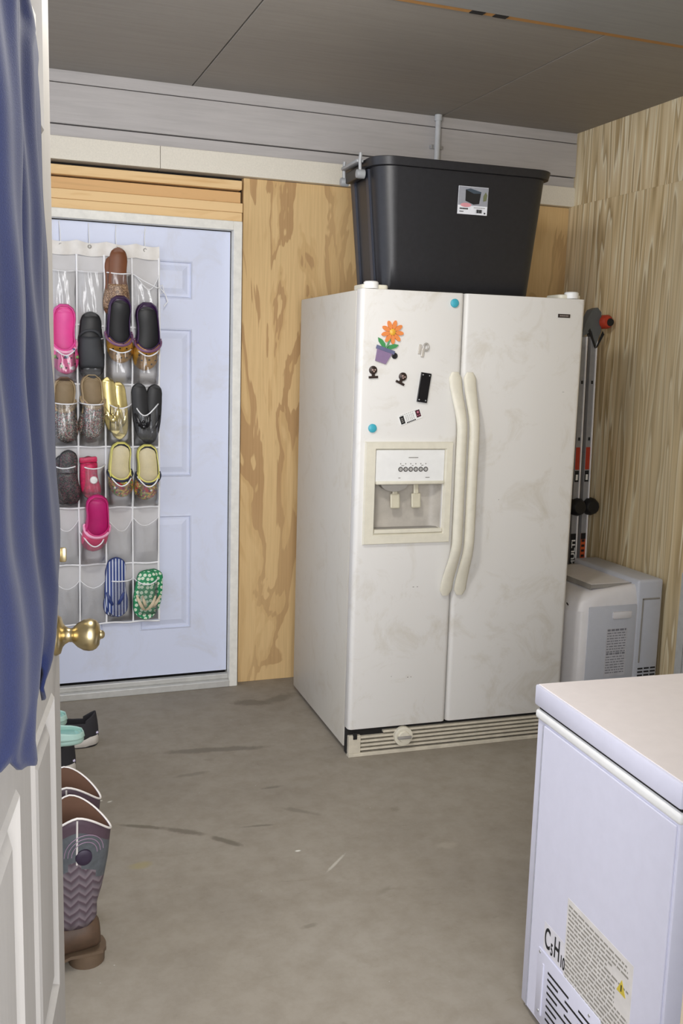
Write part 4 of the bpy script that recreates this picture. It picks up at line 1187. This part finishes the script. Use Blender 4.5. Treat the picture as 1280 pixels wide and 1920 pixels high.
def boot(label, loc, yaw=0):
    """heel toward +x, toe toward -x, local z up"""
    o = thing('cowboy_boot', label, 'boot', loc, (0, 0, math.radians(yaw)), 'cowboy boots')
    def topz(a):      # scalloped top: high at the front and back faces (+-x), dips at the sides
        return .395-.062*abs(cos(a))**1.6
    def ring(f, inner=0, zoff=0):
        P = []
        for k in range(48):
            a = 2*PI*k/48
            z = .105+(topz(a)-.105)*f+zoff
            rx = interp(f, [(0, .052), (.2, .056), (.45, .070), (.7, .080), (1, .086)])-inner
            ry = interp(f, [(0, .040), (.2, .046), (.5, .058), (1, .064)])-inner
            wob = .002*sin(f*22+a)*max(0, .5-f)*2
            P.append(((rx+wob)*cos(a)-.080+.004*(f), (ry+wob)*sin(a), z))
        return P
    fs = [i/16 for i in range(17)]
    bm = loft([ring(f) for f in fs], cap=False)
    for f_ in bm.faces:
        z = sum(v_.co.z for v_ in f_.verts)/4
        c_ = f_.calc_center_median(); a = math.atan2(c_.y, c_.x+.08)
        rel = topz(a)-z
        f_.material_index = 2 if rel < .030 else (1 if rel < .115 else 0)
    sh = put('shaft', bm, [m_boot, bt_teal, bt_pur], o, smooth=180); thicken(sh, .003, -1)
    put('lining', loft([ring(f, .0035) for f in fs], cap=False), bt_in, sh, smooth=180)
    put('top_piping', tube(ring(1), .0026, 6, closed=True), pipe_w, sh, smooth=True)
    P = [ring(f) for f in (.98, .92, .86, .8, .72, .66, .60)]
    put('side_seam', tube([p[36] for p in P], .0022, 6), pipe_w, sh, smooth=True)
    # stitched concentric arcs and the oval hole on the side
    for rr in (.030, .038, .046):
        pts = []
        for k in range(15):
            a_ = PI*k/14; xx = -.060+rr*cos(a_); zz_ = .300+rr*1.1*sin(a_)
            f = (zz_-.105)/(.35-.105); rx = interp(f, [(0, .052), (.2, .056), (.45, .070), (.7, .080), (1, .086)]); ry = interp(f, [(0, .040), (.2, .046), (.5, .058), (1, .064)])
            q = (xx+.078)/rx; q = max(-.97, min(.97, q))
            pts.append((xx, -ry*math.sqrt(1-q*q)-.0008, zz_))
        put('stitching', tube(pts, .0010, 5), M('stitch_mauve', (150, 126, 146), .6), sh)
    bm = lathe([(.006, -.0665), (.012, -.0665), (.0185, -.064), (.0195, -.058)], 'Y', 24, c=(-.062, 0, .296))
    put('pull_hole', bm, M('purple_ring', (44, 32, 52), .5), sh, smooth=True)
    put('pull_hole_centre', lathe([(0, -.0655), (.0115, -.0655), (.012, -.060)], 'Y', 20, c=(-.062, 0, .296)), m_dark, sh)
    put('inner_pull_tab', B(-.150, -.128, -.055, -.052, .285, .372, bev=.001), M('dark_pull_tab', (50, 30, 30), .7), sh)
    # foot: lofted from heel to toe
    secs = []
    for (x, w_, zt, zb) in ((-.018, .004, .060, .045), (-.020, .026, .100, .040), (-.030, .038, .118, .036), (-.060, .042, .124, .032), (-.100, .042, .120, .030), (-.135, .043, .100, .024), (-.165, .046, .082, .016), (-.200, .048, .070, .014), (-.240, .045, .058, .014), (-.270, .034, .046, .014), (-.288, .020, .034, .016), (-.294, .006, .026, .018)):
        secs.append([(x, w_*cos(2*PI*k/20)*1.0, (zt+zb)/2+(zt-zb)/2*sin(2*PI*k/20)) for k in range(20)])
    put('foot', loft(secs), bt_br, o, smooth=180)
    secs = []
    for (x, w_) in ((-.004, .006), (-.007, .026), (-.016, .038), (-.050, .044), (-.090, .040), (-.13, .040), (-.165, .048), (-.20, .051), (-.24, .048), (-.272, .037), (-.290, .023), (-.300, .006)):
        z = .034 if x > -.09 else (.034-.022*(-x-.09)/.075 if x > -.165 else .012)
        w_ *= .94; secs.append([(x, -w_, z-.004), (x, w_, z-.004), (x, w_, z+.004), (x, -w_, z+.004)])
    put('welt', loft(secs), bt_sole, o, smooth=40)
    put('heel', loft([[(x*1.0-.0, y, z) for x, y in [(-.006-.044+.044*cos(2*PI*k/24)*(1-.04*(1-z/.03)), .044*sin(2*PI*k/24)) for k in range(24)]] for z in (0, .010, .020, .031)]), bt_sole, o, smooth=40)
    put('outsole', B(-.27, -.17, -.040, .040, 0, .009, bev=.003), bt_sole, o)
    return o
boot('mauve and brown cowboy boot with white-piped scalloped top, nearer one of the pair', (.262, 2.235, 0), 3)
boot('mauve and brown cowboy boot, farther one standing just behind the nearer boot', (.258, 2.40, 0), -2)
